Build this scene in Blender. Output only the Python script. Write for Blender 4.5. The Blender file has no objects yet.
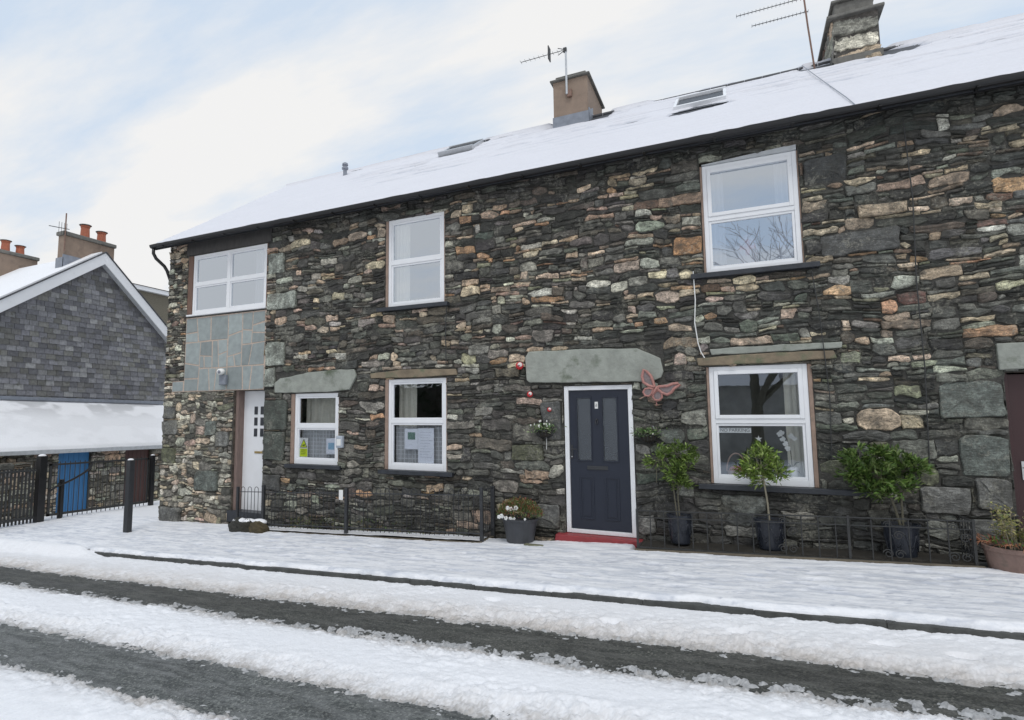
import bpy, math, random
import numpy as np
from mathutils import Vector, Matrix

SC = bpy.context.scene
COL = SC.collection
R = math.radians
rnd = random.Random(7)

# ------------------------------------------------------------------ helpers
def tag(o, label=None, cat=None, group=None, kind=None):
    if label: o['label'] = label
    if cat: o['category'] = cat
    if group: o['group'] = group
    if kind: o['kind'] = kind
    return o

def empty(name, loc, label, cat, group=None, rz=0.0):
    o = bpy.data.objects.new(name, None)
    o.location = loc; o.rotation_euler = (0, 0, rz)
    o.empty_display_size = 0.2
    COL.objects.link(o)
    return tag(o, label, cat, group)

def world_origin(o):
    p = Vector((0, 0, 0))
    while o is not None:
        p += o.location; o = o.parent
    return p

class MB:
    """collects geometry in world coordinates, links it as one mesh object"""
    def __init__(s):
        s.v = []; s.f = []; s.c = []; s.cur = None
    def add(s, vs, fs, col=None):
        n = len(s.v)
        s.v += [tuple(p) for p in vs]
        s.f += [tuple(i + n for i in f) for f in fs]
        s.c += [col if col is not None else s.cur] * len(vs)
        return s
    def box(s, x0, x1, y0, y1, z0, z1, col=None, sl=0.0):
        # sl: z slope with x
        v = [(x, y, z + sl * x) for z in (z0, z1) for y in (y0, y1) for x in (x0, x1)]
        f = [(0, 2, 3, 1), (4, 5, 7, 6), (0, 1, 5, 4), (2, 6, 7, 3), (0, 4, 6, 2), (1, 3, 7, 5)]
        return s.add(v, f, col)
    def tube(s, pts, r, n=8, col=None, cap=True):
        pts = [Vector(p) for p in pts]
        rs = r if isinstance(r, (list, tuple)) else [r] * len(pts)
        vs = []; fs = []
        up = None
        for i, p in enumerate(pts):
            if i == 0: t = pts[1] - p
            elif i == len(pts) - 1: t = p - pts[i - 1]
            else: t = (pts[i + 1] - pts[i - 1])
            t.normalize()
            if up is None:
                up = Vector((0, 0, 1)) if abs(t.z) < 0.9 else Vector((0, 1, 0))
            a = t.cross(up)
            if a.length < 1e-4: a = t.cross(Vector((1, 0, 0)))
            a.normalize(); b = a.cross(t).normalized(); up = b
            for k in range(n):
                w = 2 * math.pi * k / n
                vs.append(p + (a * math.cos(w) + b * math.sin(w)) * rs[i])
        for i in range(len(pts) - 1):
            for k in range(n):
                k2 = (k + 1) % n
                fs.append((i * n + k, i * n + k2, (i + 1) * n + k2, (i + 1) * n + k))
        if cap:
            fs.append(tuple(range(n))[::-1])
            m = (len(pts) - 1) * n
            fs.append(tuple(m + k for k in range(n)))
        return s.add(vs, fs, col)
    def lathe(s, cx, cy, prof, n=24, col=None, wob=0.0):
        vs = []; fs = []
        for i, (r, z) in enumerate(prof):
            for k in range(n):
                w = 2 * math.pi * k / n
                rr = r * (1 + wob * math.sin(3 * w + i))
                vs.append((cx + rr * math.cos(w), cy + rr * math.sin(w), z))
        for i in range(len(prof) - 1):
            for k in range(n):
                k2 = (k + 1) % n
                fs.append((i * n + k, i * n + k2, (i + 1) * n + k2, (i + 1) * n + k))
        fs.append(tuple(range(n))[::-1])
        m = (len(prof) - 1) * n
        fs.append(tuple(m + k for k in range(n)))
        return s.add(vs, fs, col)
    def sphere(s, c, r, n=16, m=10, col=None, sc=(1, 1, 1)):
        vs = []; fs = []
        for i in range(m + 1):
            a = math.pi * i / m
            for k in range(n):
                w = 2 * math.pi * k / n
                vs.append((c[0] + r * sc[0] * math.sin(a) * math.cos(w), c[1] + r * sc[1] * math.sin(a) * math.sin(w), c[2] + r * sc[2] * math.cos(a)))
        for i in range(m):
            for k in range(n):
                k2 = (k + 1) % n
                fs.append((i * n + k, (i + 1) * n + k, (i + 1) * n + k2, i * n + k2))
        return s.add(vs, fs, col)
    def prism(s, poly, y0, y1, col=None):
        """polygon in xz, extruded y0(front)..y1"""
        n = len(poly)
        vs = [(x, y0, z) for x, z in poly] + [(x, y1, z) for x, z in poly]
        fs = [tuple(range(n)), tuple(range(n, 2 * n))[::-1]]
        for k in range(n):
            k2 = (k + 1) % n
            fs.append((k2, k, n + k, n + k2))
        return s.add(vs, fs, col)
    def build(s, name, mat, parent=None, loc=None, smooth=False, bevel=0.0, seg=2):
        me = bpy.data.meshes.new(name)
        o = bpy.data.objects.new(name, me)
        if parent is not None:
            o.parent = parent; org = world_origin(parent)
            if loc is not None:
                o.location = Vector(loc) - org; org = Vector(loc)
        else:
            org = Vector(loc) if loc is not None else Vector((0, 0, 0))
            o.location = org
        ox, oy, oz = org
        me.from_pydata([(x - ox, y - oy, z - oz) for x, y, z in s.v], [], s.f)
        if any(c is not None for c in s.c):
            at = me.color_attributes.new('Col', 'FLOAT_COLOR', 'POINT')
            arr = np.array([(c if c is not None else (.5, .5, .5)) for c in s.c], dtype=np.float32)
            arr = np.concatenate([arr, np.ones((len(arr), 1), np.float32)], 1)
            at.data.foreach_set('color', arr.ravel())
        me.validate(); me.update()
        if smooth:
            me.polygons.foreach_set('use_smooth', [True] * len(me.polygons))
        me.materials.append(mat)
        COL.objects.link(o)
        if bevel > 0:
            b = o.modifiers.new('bevel', 'BEVEL'); b.width = bevel; b.segments = seg
            b.limit_method = 'ANGLE'; b.angle_limit = R(40)
        return o

# ------------------------------------------------------------------ noise (numpy)
def _h(ix, iy, seed):
    n = (ix.astype(np.int64) * 374761393 + iy.astype(np.int64) * 668265263 + seed * 974711) & 0x7fffffff
    n = ((n ^ (n >> 13)) * 1274126177) & 0x7fffffff
    n = (n ^ (n >> 16)) & 0xffff
    return n / 65535.0
def vn(x, y, seed=0):
    x = np.asarray(x, float); y = np.asarray(y, float)
    ix = np.floor(x); iy = np.floor(y); fx = x - ix; fy = y - iy
    fx = fx * fx * (3 - 2 * fx); fy = fy * fy * (3 - 2 * fy)
    a = _h(ix, iy, seed); b = _h(ix + 1, iy, seed); c = _h(ix, iy + 1, seed); d = _h(ix + 1, iy + 1, seed)
    return (a * (1 - fx) + b * fx) * (1 - fy) + (c * (1 - fx) + d * fx) * fy
def fbm(x, y, oct=4, seed=0, g=0.5):
    s = 0; a = 1; t = 0
    for i in range(oct):
        s = s + a * vn(np.asarray(x) * 2 ** i + 13.7 * i, np.asarray(y) * 2 ** i + 7.1 * i, seed + i); t += a; a *= g
    return s / t
def sstep(a, b, x):
    t = np.clip((x - a) / (b - a), 0, 1); return t * t * (3 - 2 * t)

# ------------------------------------------------------------------ materials
def nodes(name):
    m = bpy.data.materials.new(name); m.use_nodes = True
    nt = m.node_tree; nt.nodes.clear()
    out = nt.nodes.new('ShaderNodeOutputMaterial')
    return m, nt, out
def N(nt, t, **kw):
    n = nt.nodes.new(t)
    for k, v in kw.items():
        if k.startswith('i_'):
            n.inputs[k[2:].replace('_', ' ')].default_value = v
        else: setattr(n, k, v)
    return n
def coords(nt, scale=(1, 1, 1)):
    tc = N(nt, 'ShaderNodeTexCoord'); mp = N(nt, 'ShaderNodeMapping')
    mp.inputs['Scale'].default_value = scale
    nt.links.new(tc.outputs['Object'], mp.inputs['Vector'])
    return mp.outputs['Vector']
def noise(nt, vec, scale, detail=4, rough=.55):
    n = N(nt, 'ShaderNodeTexNoise'); n.inputs['Scale'].default_value = scale
    n.inputs['Detail'].default_value = detail; n.inputs['Roughness'].default_value = rough
    nt.links.new(vec, n.inputs['Vector']); return n
def ramp(nt, fac, stops):
    r = N(nt, 'ShaderNodeValToRGB'); el = r.color_ramp.elements
    while len(el) < len(stops): el.new(0.5)
    for e, (p, c) in zip(el, stops):
        e.position = p; e.color = (c[0], c[1], c[2], 1) if not isinstance(c, float) else (c, c, c, 1)
    nt.links.new(fac, r.inputs['Fac']); return r.outputs['Color']
def mixc(nt, fac, a, b, mode='MIX'):
    m = N(nt, 'ShaderNodeMix', data_type='RGBA', blend_type=mode)
    for sock, v in ((m.inputs[0], fac), (m.inputs[6], a), (m.inputs[7], b)):
        if hasattr(v, 'links'): nt.links.new(v, sock)
        elif isinstance(v, (int, float)): sock.default_value = v
        else: sock.default_value = (v[0], v[1], v[2], 1)
    return m.outputs[2]
def simple(name, col, rough=.6, var=.25, scale=12, bump=.0, bscale=60, metal=0.0, stretch=(1, 1, 1), spec=.5, stain=None, coat=0.0, attr=False):
    m, nt, out = nodes(name)
    b = N(nt, 'ShaderNodeBsdfPrincipled')
    b.inputs['Metallic'].default_value = metal
    b.inputs['Specular IOR Level'].default_value = spec
    b.inputs['Coat Weight'].default_value = coat
    vec = coords(nt, stretch)
    n1 = noise(nt, vec, scale, 5)
    base = col
    if attr:
        at = N(nt, 'ShaderNodeAttribute'); at.attribute_name = 'Col'; base = at.outputs['Color']
    v = ramp(nt, n1.outputs['Fac'], [(.25, 1 - var), (.75, 1 + var)])
    c = mixc(nt, 1.0, base, v, 'MULTIPLY')
    if stain:
        n3 = noise(nt, vec, stain[1], 6, .65)
        f = ramp(nt, n3.outputs['Fac'], [(stain[2], 0.0), (min(1, stain[2] + .15), 1.0)])
        c = mixc(nt, f, c, stain[0])
    nt.links.new(c, b.inputs['Base Color'])
    rr = ramp(nt, n1.outputs['Fac'], [(.2, max(0.02, rough - .12)), (.8, min(1.0, rough + .1))])
    nt.links.new(rr, b.inputs['Roughness'])
    if bump > 0:
        n2 = noise(nt, vec, bscale, 6, .6)
        bp = N(nt, 'ShaderNodeBump'); bp.inputs['Strength'].default_value = bump; bp.inputs['Distance'].default_value = .02
        nt.links.new(n2.outputs['Fac'], bp.inputs['Height']); nt.links.new(bp.outputs['Normal'], b.inputs['Normal'])
    nt.links.new(b.outputs[0], out.inputs[0])
    return m

def stone_mat(name='rubble_stone', lich=.5):
    m, nt, out = nodes(name)
    b = N(nt, 'ShaderNodeBsdfPrincipled'); b.inputs['Specular IOR Level'].default_value = .35
    at = N(nt, 'ShaderNodeAttribute'); at.attribute_name = 'Col'
    vec = coords(nt)
    n1 = noise(nt, vec, 9, 6, .65)
    c = mixc(nt, 1.0, at.outputs['Color'], ramp(nt, n1.outputs['Fac'], [(.26, .42), (.5, 1.0), (.72, 1.9)]), 'MULTIPLY')
    # slaty bedding streaks
    v2 = coords(nt, (1, 1, 5)); n2 = noise(nt, v2, 14, 5, .6)
    c = mixc(nt, 1.0, c, ramp(nt, n2.outputs['Fac'], [(.3, .65), (.6, 1.12)]), 'MULTIPLY')
    # pale lichen crusts
    n3 = noise(nt, vec, 26, 6, .7); n4 = noise(nt, vec, 2.3, 3, .5)
    mul = N(nt, 'ShaderNodeMath', operation='MULTIPLY'); nt.links.new(n3.outputs['Fac'], mul.inputs[0]); nt.links.new(n4.outputs['Fac'], mul.inputs[1])
    f = ramp(nt, mul.outputs[0], [(.285, 0.0), (.35, lich)])
    c = mixc(nt, f, c, (.30, .29, .24))
    n8 = noise(nt, vec, 70, 5, .75)
    c = mixc(nt, 1.0, c, ramp(nt, n8.outputs['Fac'], [(.3, .62), (.5, 1.0), (.7, 1.55)]), 'MULTIPLY')
    n9 = noise(nt, vec, 34, 5, .7)
    f = ramp(nt, n9.outputs['Fac'], [(.53, 0.0), (.60, .62)])
    c = mixc(nt, f, c, (.075, .072, .066))
    # green algae
    n5 = noise(nt, vec, 3.1, 5, .6)
    f = ramp(nt, n5.outputs['Fac'], [(.56, 0.0), (.72, .22)])
    c = mixc(nt, f, c, (.085, .09, .066))
    # dark wet staining
    n6 = noise(nt, vec, 5.0, 6, .7)
    f = ramp(nt, n6.outputs['Fac'], [(.50, 0.0), (.62, .62)])
    c = mixc(nt, f, c, (.058, .056, .048))
    nt.links.new(c, b.inputs['Base Color'])
    nt.links.new(ramp(nt, n1.outputs['Fac'], [(.3, .55), (.7, .9)]), b.inputs['Roughness'])
    n7 = noise(nt, vec, 45, 7, .7)
    bp = N(nt, 'ShaderNodeBump'); bp.inputs['Strength'].default_value = .65; bp.inputs['Distance'].default_value = .012
    nt.links.new(n7.outputs['Fac'], bp.inputs['Height'])
    bp2 = N(nt, 'ShaderNodeBump'); bp2.inputs['Strength'].default_value = .5; bp2.inputs['Distance'].default_value = .02
    nt.links.new(n2.outputs['Fac'], bp2.inputs['Height']); nt.links.new(bp.outputs['Normal'], bp2.inputs['Normal'])
    nt.links.new(bp2.outputs['Normal'], b.inputs['Normal'])
    nt.links.new(b.outputs[0], out.inputs[0])
    return m

def snow_mat(name='snow', streak=0.0):
    m, nt, out = nodes(name)
    b = N(nt, 'ShaderNodeBsdfPrincipled')
    b.inputs['Roughness'].default_value = .55; b.inputs['Specular IOR Level'].default_value = .25
    at = N(nt, 'ShaderNodeAttribute'); at.attribute_name = 'Col'
    vec = coords(nt)
    n1 = noise(nt, vec, 30, 5, .6)
    c = mixc(nt, 1.0, at.outputs['Color'], ramp(nt, n1.outputs['Fac'], [(.3, .96), (.7, 1.03)]), 'MULTIPLY')
    if streak > 0:
        v2 = coords(nt, (1.0, 4.5, 1)); n2 = noise(nt, v2, 2.2, 8, .68)
        f = ramp(nt, n2.outputs['Fac'], [(.45, 0.0), (.66, streak)])
        c = mixc(nt, f, c, (.52, .55, .61))
    nt.links.new(c, b.inputs['Base Color'])
    n3 = noise(nt, vec, 55, 6, .65)
    bp = N(nt, 'ShaderNodeBump'); bp.inputs['Strength'].default_value = .45; bp.inputs['Distance'].default_value = .015
    nt.links.new(n3.outputs['Fac'], bp.inputs['Height']); nt.links.new(bp.outputs['Normal'], b.inputs['Normal'])
    nt.links.new(b.outputs[0], out.inputs[0])
    return m

def asphalt_mat():
    m, nt, out = nodes('wet_asphalt')
    b = N(nt, 'ShaderNodeBsdfPrincipled'); b.inputs['Specular IOR Level'].default_value = .5
    vec = coords(nt)
    vo = N(nt, 'ShaderNodeTexVoronoi'); vo.inputs['Scale'].default_value = 70; nt.links.new(vec, vo.inputs['Vector'])
    c = ramp(nt, vo.outputs['Color'], [(.1, (.034, .037, .036)), (.6, (.072, .077, .073)), (.95, (.19, .195, .18))])
    v2 = coords(nt, (1, 3.5, 1)); n2 = noise(nt, v2, 1.3, 6, .6)
    c = mixc(nt, 1.0, c, ramp(nt, n2.outputs['Fac'], [(.3, .7), (.7, 1.5)]), 'MULTIPLY')
    # thin grey slush film
    n4 = noise(nt, v2, 3.2, 9, .75)
    c = mixc(nt, ramp(nt, n4.outputs['Fac'], [(.44, 0.0), (.70, .75)]), c, (.24, .245, .24))
    # the lane beside the kerb is wetter and darker
    sy = N(nt, 'ShaderNodeSeparateXYZ'); nt.links.new(vec, sy.inputs[0])
    mr = N(nt, 'ShaderNodeMapRange'); mr.inputs[1].default_value = -4.6; mr.inputs[2].default_value = -4.0; nt.links.new(sy.outputs[1], mr.inputs[0])
    c = mixc(nt, mr.outputs[0], c, mixc(nt, 1.0, c, (.58, .56, .52), 'MULTIPLY'))
    nt.links.new(c, b.inputs['Base Color'])
    nt.links.new(ramp(nt, n2.outputs['Fac'], [(.35, .42), (.65, .72)]), b.inputs['Roughness'])
    bp = N(nt, 'ShaderNodeBump'); bp.inputs['Strength'].default_value = .7; bp.inputs['Distance'].default_value = .008
    nt.links.new(vo.outputs['Distance'], bp.inputs['Height']); nt.links.new(bp.outputs['Normal'], b.inputs['Normal'])
    nt.links.new(b.outputs[0], out.inputs[0])
    return m

def glass_mat(name, base=.08, mul=1.6, tint=(.95, .96, .97), rough=.01, wav=.0):
    m, nt, out = nodes(name)
    tr = N(nt, 'ShaderNodeBsdfTransparent'); tr.inputs['Color'].default_value = (*tint, 1)
    gl = N(nt, 'ShaderNodeBsdfGlossy'); gl.inputs['Roughness'].default_value = rough; gl.inputs['Color'].default_value = (.82, .89, .98, 1)
    fr = N(nt, 'ShaderNodeFresnel'); fr.inputs['IOR'].default_value = 1.5
    ma = N(nt, 'ShaderNodeMath', operation='MULTIPLY_ADD', use_clamp=True); ma.inputs[1].default_value = mul; ma.inputs[2].default_value = base
    nt.links.new(fr.outputs[0], ma.inputs[0])
    ge = N(nt, 'ShaderNodeNewGeometry'); fb = N(nt, 'ShaderNodeMath', operation='SUBTRACT'); fb.inputs[0].default_value = 1.0; nt.links.new(ge.outputs['Backfacing'], fb.inputs[1])
    fm = N(nt, 'ShaderNodeMath', operation='MULTIPLY'); nt.links.new(ma.outputs[0], fm.inputs[0]); nt.links.new(fb.outputs[0], fm.inputs[1])
    mx = N(nt, 'ShaderNodeMixShader'); nt.links.new(fm.outputs[0], mx.inputs[0]); nt.links.new(tr.outputs[0], mx.inputs[1]); nt.links.new(gl.outputs[0], mx.inputs[2])
    vec = coords(nt); n = noise(nt, vec, 2.0 if wav < .3 else 60, 3)
    bp = N(nt, 'ShaderNodeBump'); bp.inputs['Strength'].default_value = .05 + wav; bp.inputs['Distance'].default_value = .01
    nt.links.new(n.outputs['Fac'], bp.inputs['Height']); nt.links.new(bp.outputs['Normal'], gl.inputs['Normal'])
    nt.links.new(mx.outputs[0], out.inputs[0])
    return m

def net_mat(name, col, alpha, chk=0):
    m, nt, out = nodes(name)
    tr = N(nt, 'ShaderNodeBsdfTransparent'); d = N(nt, 'ShaderNodeBsdfDiffuse'); d.inputs['Color'].default_value = (*col, 1)
    t2 = N(nt, 'ShaderNodeBsdfTranslucent'); t2.inputs['Color'].default_value = (*col, 1)
    ad = N(nt, 'ShaderNodeMixShader'); ad.inputs[0].default_value = .35; nt.links.new(d.outputs[0], ad.inputs[1]); nt.links.new(t2.outputs[0], ad.inputs[2])
    mx = N(nt, 'ShaderNodeMixShader')
    if chk:
        vec = coords(nt, (chk, 1, chk)); n = N(nt, 'ShaderNodeTexBrick'); n.inputs['Scale'].default_value = 1
        n.inputs['Mortar Size'].default_value = .1; n.offset = 0.0; n.inputs['Brick Width'].default_value = 1.0; n.inputs['Row Height'].default_value = 1.0
        mp = N(nt, 'ShaderNodeCombineXYZ'); sp = N(nt, 'ShaderNodeSeparateXYZ'); nt.links.new(vec, sp.inputs[0])
        nt.links.new(sp.outputs[0], mp.inputs[0]); nt.links.new(sp.outputs[2], mp.inputs[1]); nt.links.new(mp.outputs[0], n.inputs['Vector'])
        r = ramp(nt, n.outputs['Fac'], [(.2, alpha - .12), (.8, min(1.0, alpha + .22))]); nt.links.new(r, mx.inputs[0])
    else: mx.inputs[0].default_value = alpha
    nt.links.new(tr.outputs[0], mx.inputs[1]); nt.links.new(ad.outputs[0], mx.inputs[2])
    nt.links.new(mx.outputs[0], out.inputs[0])
    return m

def leaf_mat(name):
    m, nt, out = nodes(name)
    b = N(nt, 'ShaderNodeBsdfPrincipled'); b.inputs['Roughness'].default_value = .4
    at = N(nt, 'ShaderNodeAttribute'); at.attribute_name = 'Col'
    vec = coords(nt); n1 = noise(nt, vec, 40, 3)
    c = mixc(nt, 1.0, at.outputs['Color'], ramp(nt, n1.outputs['Fac'], [(.3, .8), (.7, 1.25)]), 'MULTIPLY')
    nt.links.new(c, b.inputs['Base Color'])
    t2 = N(nt, 'ShaderNodeBsdfTranslucent'); nt.links.new(c, t2.inputs['Color'])
    mx = N(nt, 'ShaderNodeMixShader'); mx.inputs[0].default_value = .22
    nt.links.new(b.outputs[0], mx.inputs[1]); nt.links.new(t2.outputs[0], mx.inputs[2]); nt.links.new(mx.outputs[0], out.inputs[0])
    return m

M = {}
M['stone'] = stone_mat()
M['stone_pale'] = stone_mat('pale_rubble_stone', .35)
M['snow'] = snow_mat('snow')
M['snow_walk'] = snow_mat('trodden_snow', .8)
M['asphalt'] = asphalt_mat()
M['upvc'] = simple('white_upvc', (.80, .81, .83), .35, .03, 6)
M['upvc_grey'] = simple('weathered_white_board', (.50, .52, .54), .6, .15, 10)
M['slate_dark'] = simple('dark_slate', (.030, .034, .042), .45, .3, 8, .3, 40)
M['green_slate'] = simple('green_slate', (.295, .31, .275), .75, .22, 7, .45, 30, stain=((.11, .13, .09), 3.0, .56))
M['sandstone'] = simple('sandstone', (.22, .175, .12), .8, .3, 6, .5, 35, stain=((.13, .15, .09), 4.0, .52))
M['jamb'] = simple('terracotta_render', (.30, .215, .17), .85, .2, 9, .3, 60, stain=((.22, .17, .13), 6.0, .55))
M['brown_wood'] = simple('brown_stained_wood', (.15, .085, .06), .6, .3, 6, .2, 30, stretch=(6, 6, 1))
M['black_metal'] = simple('black_painted_metal', (.032, .034, .038), .45, .3, 20, .15, 120)
M['iron'] = simple('weathered_black_iron', (.035, .036, .036), .6, .35, 25, .3, 120)
M['gutter'] = simple('black_plastic', (.013, .013, .014), .4, .2, 10)
M['roof_slate'] = simple('roof_slate', (.05, .053, .06), .6, .3, 5, .4, 20)
M['lead'] = simple('grey_lead', (.22, .24, .28), .5, .2, 8, .2, 30)
M['navy'] = simple('navy_door_paint', (.014, .019, .034), .38, .06, 4)
M['red_paint'] = simple('red_step_paint', (.27, .035, .04), .5, .2, 14, .2, 50, stain=((.20, .03, .035), 8, .6))
M['glass'] = glass_mat('window_glass', .15, 1.6)
M['glass_up'] = glass_mat('upstairs_window_glass', .50, 1.4)
M['glass_obs'] = glass_mat('obscure_glass', .10, 1.2, (.35, .38, .4), .12, .9)
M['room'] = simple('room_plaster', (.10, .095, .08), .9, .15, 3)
M['net'] = net_mat('net_curtain', (.85, .87, .9), .62)
M['net_chk'] = net_mat('checked_net_curtain', (.88, .90, .93), .84, 14)
M['curtain'] = simple('cream_curtain', (.72, .70, .60), .9, .12, 5)
M['brown_render'] = simple('brown_chimney_render', (.26, .195, .15), .9, .15, 5, .25, 40, stain=((.19, .14, .11), 3.5, .55))
M['conc'] = simple('mossy_concrete', (.16, .155, .14), .9, .35, 10, .5, 40)
M['terracotta'] = simple('terracotta', (.38, .12, .065), .7, .2, 8, .2, 40)
M['alu'] = simple('grey_aluminium', (.55, .56, .57), .35, .1, 6, metal=.8)
M['rusty'] = simple('rusty_steel', (.20, .12, .09), .6, .3, 20, .2, 80)
M['soil'] = simple('dark_soil', (.030, .026, .020), .95, .4, 12, .8, 30)
M['kerb'] = simple('wet_kerb_stone', (.058, .060, .056), .65, .5, 9, .5, 40)
M['tarmac_walk'] = simple('pavement_tarmac', (.08, .08, .08), .8, .2, 9)
M['timber'] = simple('weathered_timber', (.13, .11, .08), .8, .3, 6, .4, 30)
M['leaf'] = leaf_mat('evergreen_leaf')
M['bark'] = simple('pale_bark', (.30, .27, .20), .8, .25, 20, .3, 60)
M['bark_mid'] = simple('grey_bark', (.13, .12, .085), .85, .3, 20, .3, 60)
M['snowy_bark'] = simple('snow_dusted_twigs', (.50, .50, .52), .9, .6, 20)
M['bark_dark'] = simple('dark_bark', (.08, .07, .055), .85, .3, 12, .4, 40)
M['pot_black'] = simple('dark_glazed_pot', (.022, .026, .036), .3, .25, 10, .1, 30)
M['pot_grey'] = simple('dark_plastic_pot', (.05, .053, .06), .5, .2, 8)
M['pot_terra'] = simple('faded_terracotta_pot', (.23, .155, .13), .8, .25, 8, .3, 40, stain=((.12, .10, .08), 4, .5))
M['white'] = simple('white_plastic', (.78, .78, .76), .4, .04, 8)
M['paper'] = simple('white_paper', (.78, .80, .86), .8, .03, 8)
M['yellow'] = simple('yellow_print', (.68, .80, .03), .5, .05, 8)
M['ink'] = simple('black_ink', (.02, .02, .02), .6, .1, 8)
M['blueprint'] = simple('pale_blue_print', (.30, .48, .62), .6, .2, 30)
M['brass'] = simple('tarnished_brass', (.45, .33, .14), .4, .2, 15, metal=.6)
M['chrome'] = simple('dull_chrome', (.5, .5, .5), .25, .1, 10, metal=1.0)
M['blue_door'] = simple('blue_painted_boards', (.045, .19, .42), .6, .12, 4, .15, 20, stretch=(6, 6, 1))
M['brown_door'] = simple('brown_painted_boards', (.075, .033, .028), .55, .2, 5, .15, 20, stretch=(6, 6, 1))
M['maroon_door'] = simple('maroon_door_paint', (.045, .017, .018), .45, .1, 4)
M['ver'] = simple('per_piece_paint', (1, 1, 1), .6, .18, 25, .2, 60, attr=True)
M['slates'] = simple('hung_slates', (1, 1, 1), .75, .3, 14, .4, 40, attr=True, stain=((.10, .10, .075), 3.0, .57))
M['panel_slabs'] = simple('grey_green_slabs', (1, 1, 1), .7, .16, 8, .25, 35, attr=True)
M['pink_mortar'] = simple('pinkish_mortar', (.50, .40, .33), .9, .2, 30, .3, 60)
M['pebbledash'] = simple('mossy_pebbledash', (.16, .145, .11), .95, .5, 30, .6, 50)
M['moss'] = simple('mossy_rock', (1, 1, 1), .9, .35, 14, .7, 30, attr=True)

def gz(x, y=0.0):
    """paving height"""
    z = .043 * x + .07 * min(0.0, y) / 2.4
    if x < -14.2: z -= .10 * min(6.0, -14.2 - x)
    return z

# ------------------------------------------------------------------ rubble masonry
def pack(rng, x0, x1, z0, z1, holes, wmin, wmean, hmean, cw=.02, ch=.0125, hvar=.5):
    nx = int(round((x1 - x0) / cw)); nz = int(round((z1 - z0) / ch))
    occ = np.zeros((nx, nz + 60), bool)
    for (a, b, c, d) in holes:
        i0 = max(0, int(round((a - x0) / cw))); i1 = max(0, int(round((b - x0) / cw)))
        j0 = max(0, int(round((c - z0) / ch))); j1 = max(0, int(round((d - z0) / ch)))
        occ[i0:i1, j0:j1] = True
    ptr = np.zeros(nx, int)
    def adv(a, b):
        for c in range(a, b):
            while ptr[c] < nz and occ[c, ptr[c]]: ptr[c] += 1
    adv(0, nx)
    out = []
    wm = max(2, int(wmin / cw))
    while True:
        r = ptr.min()
        if r >= nz: break
        c = np.nonzero(ptr == r)[0]
        c0 = int(c[rng.integers(len(c))])
        while c0 > 0 and ptr[c0 - 1] == r: c0 -= 1
        c1 = c0
        while c1 < nx and ptr[c1] == r: c1 += 1
        W = c1 - c0
        xm = x0 + (c0 + .5 * W) * cw; zm = z0 + r * ch
        wmn, hmn = (wmean(xm, zm), hmean(xm, zm)) if callable(wmean) else (wmean, hmean)
        big = rng.random()
        k = .6 if big < .35 else (1.0 if big < .8 else 1.7)
        h = max(3, int(hmn * k * rng.uniform(1 - hvar * .5, 1 + hvar * .5) / ch))
        w = max(wm, int(wmn * (.6 + .5 * k) * rng.uniform(.45, 1.6) / cw))
        L = ptr[c0 - 1] if c0 > 0 else 10 ** 6; Rr = ptr[c1] if c1 < nx else 10 ** 6
        a = c0
        if W - w < wm: w = W if W < w * 1.5 or W < 2 * wm else W // 2
        if w < W and rng.random() < .5: a = c1 - w
        nb = L if a == c0 else Rr
        if w == W: nb = min(L, Rr)
        if nb - r > 2 and abs(nb - (r + h)) <= 3: h = int(nb - r)
        if W < wm + 2 and min(L, Rr) - r < 16 and min(L, Rr) > r: h = int(min(L, Rr) - r)
        h = min(h, nz - r)
        blk = occ[a:a + w, r:r + h + 3].any(axis=0)
        if blk.any(): h = max(1, int(np.argmax(blk)))
        if nz - (r + h) < 3: h = nz - r
        out.append((x0 + a * cw, z0 + r * ch, w * cw, h * ch))
        ptr[a:a + w] = r + h
        adv(a, a + w)
    return out

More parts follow.
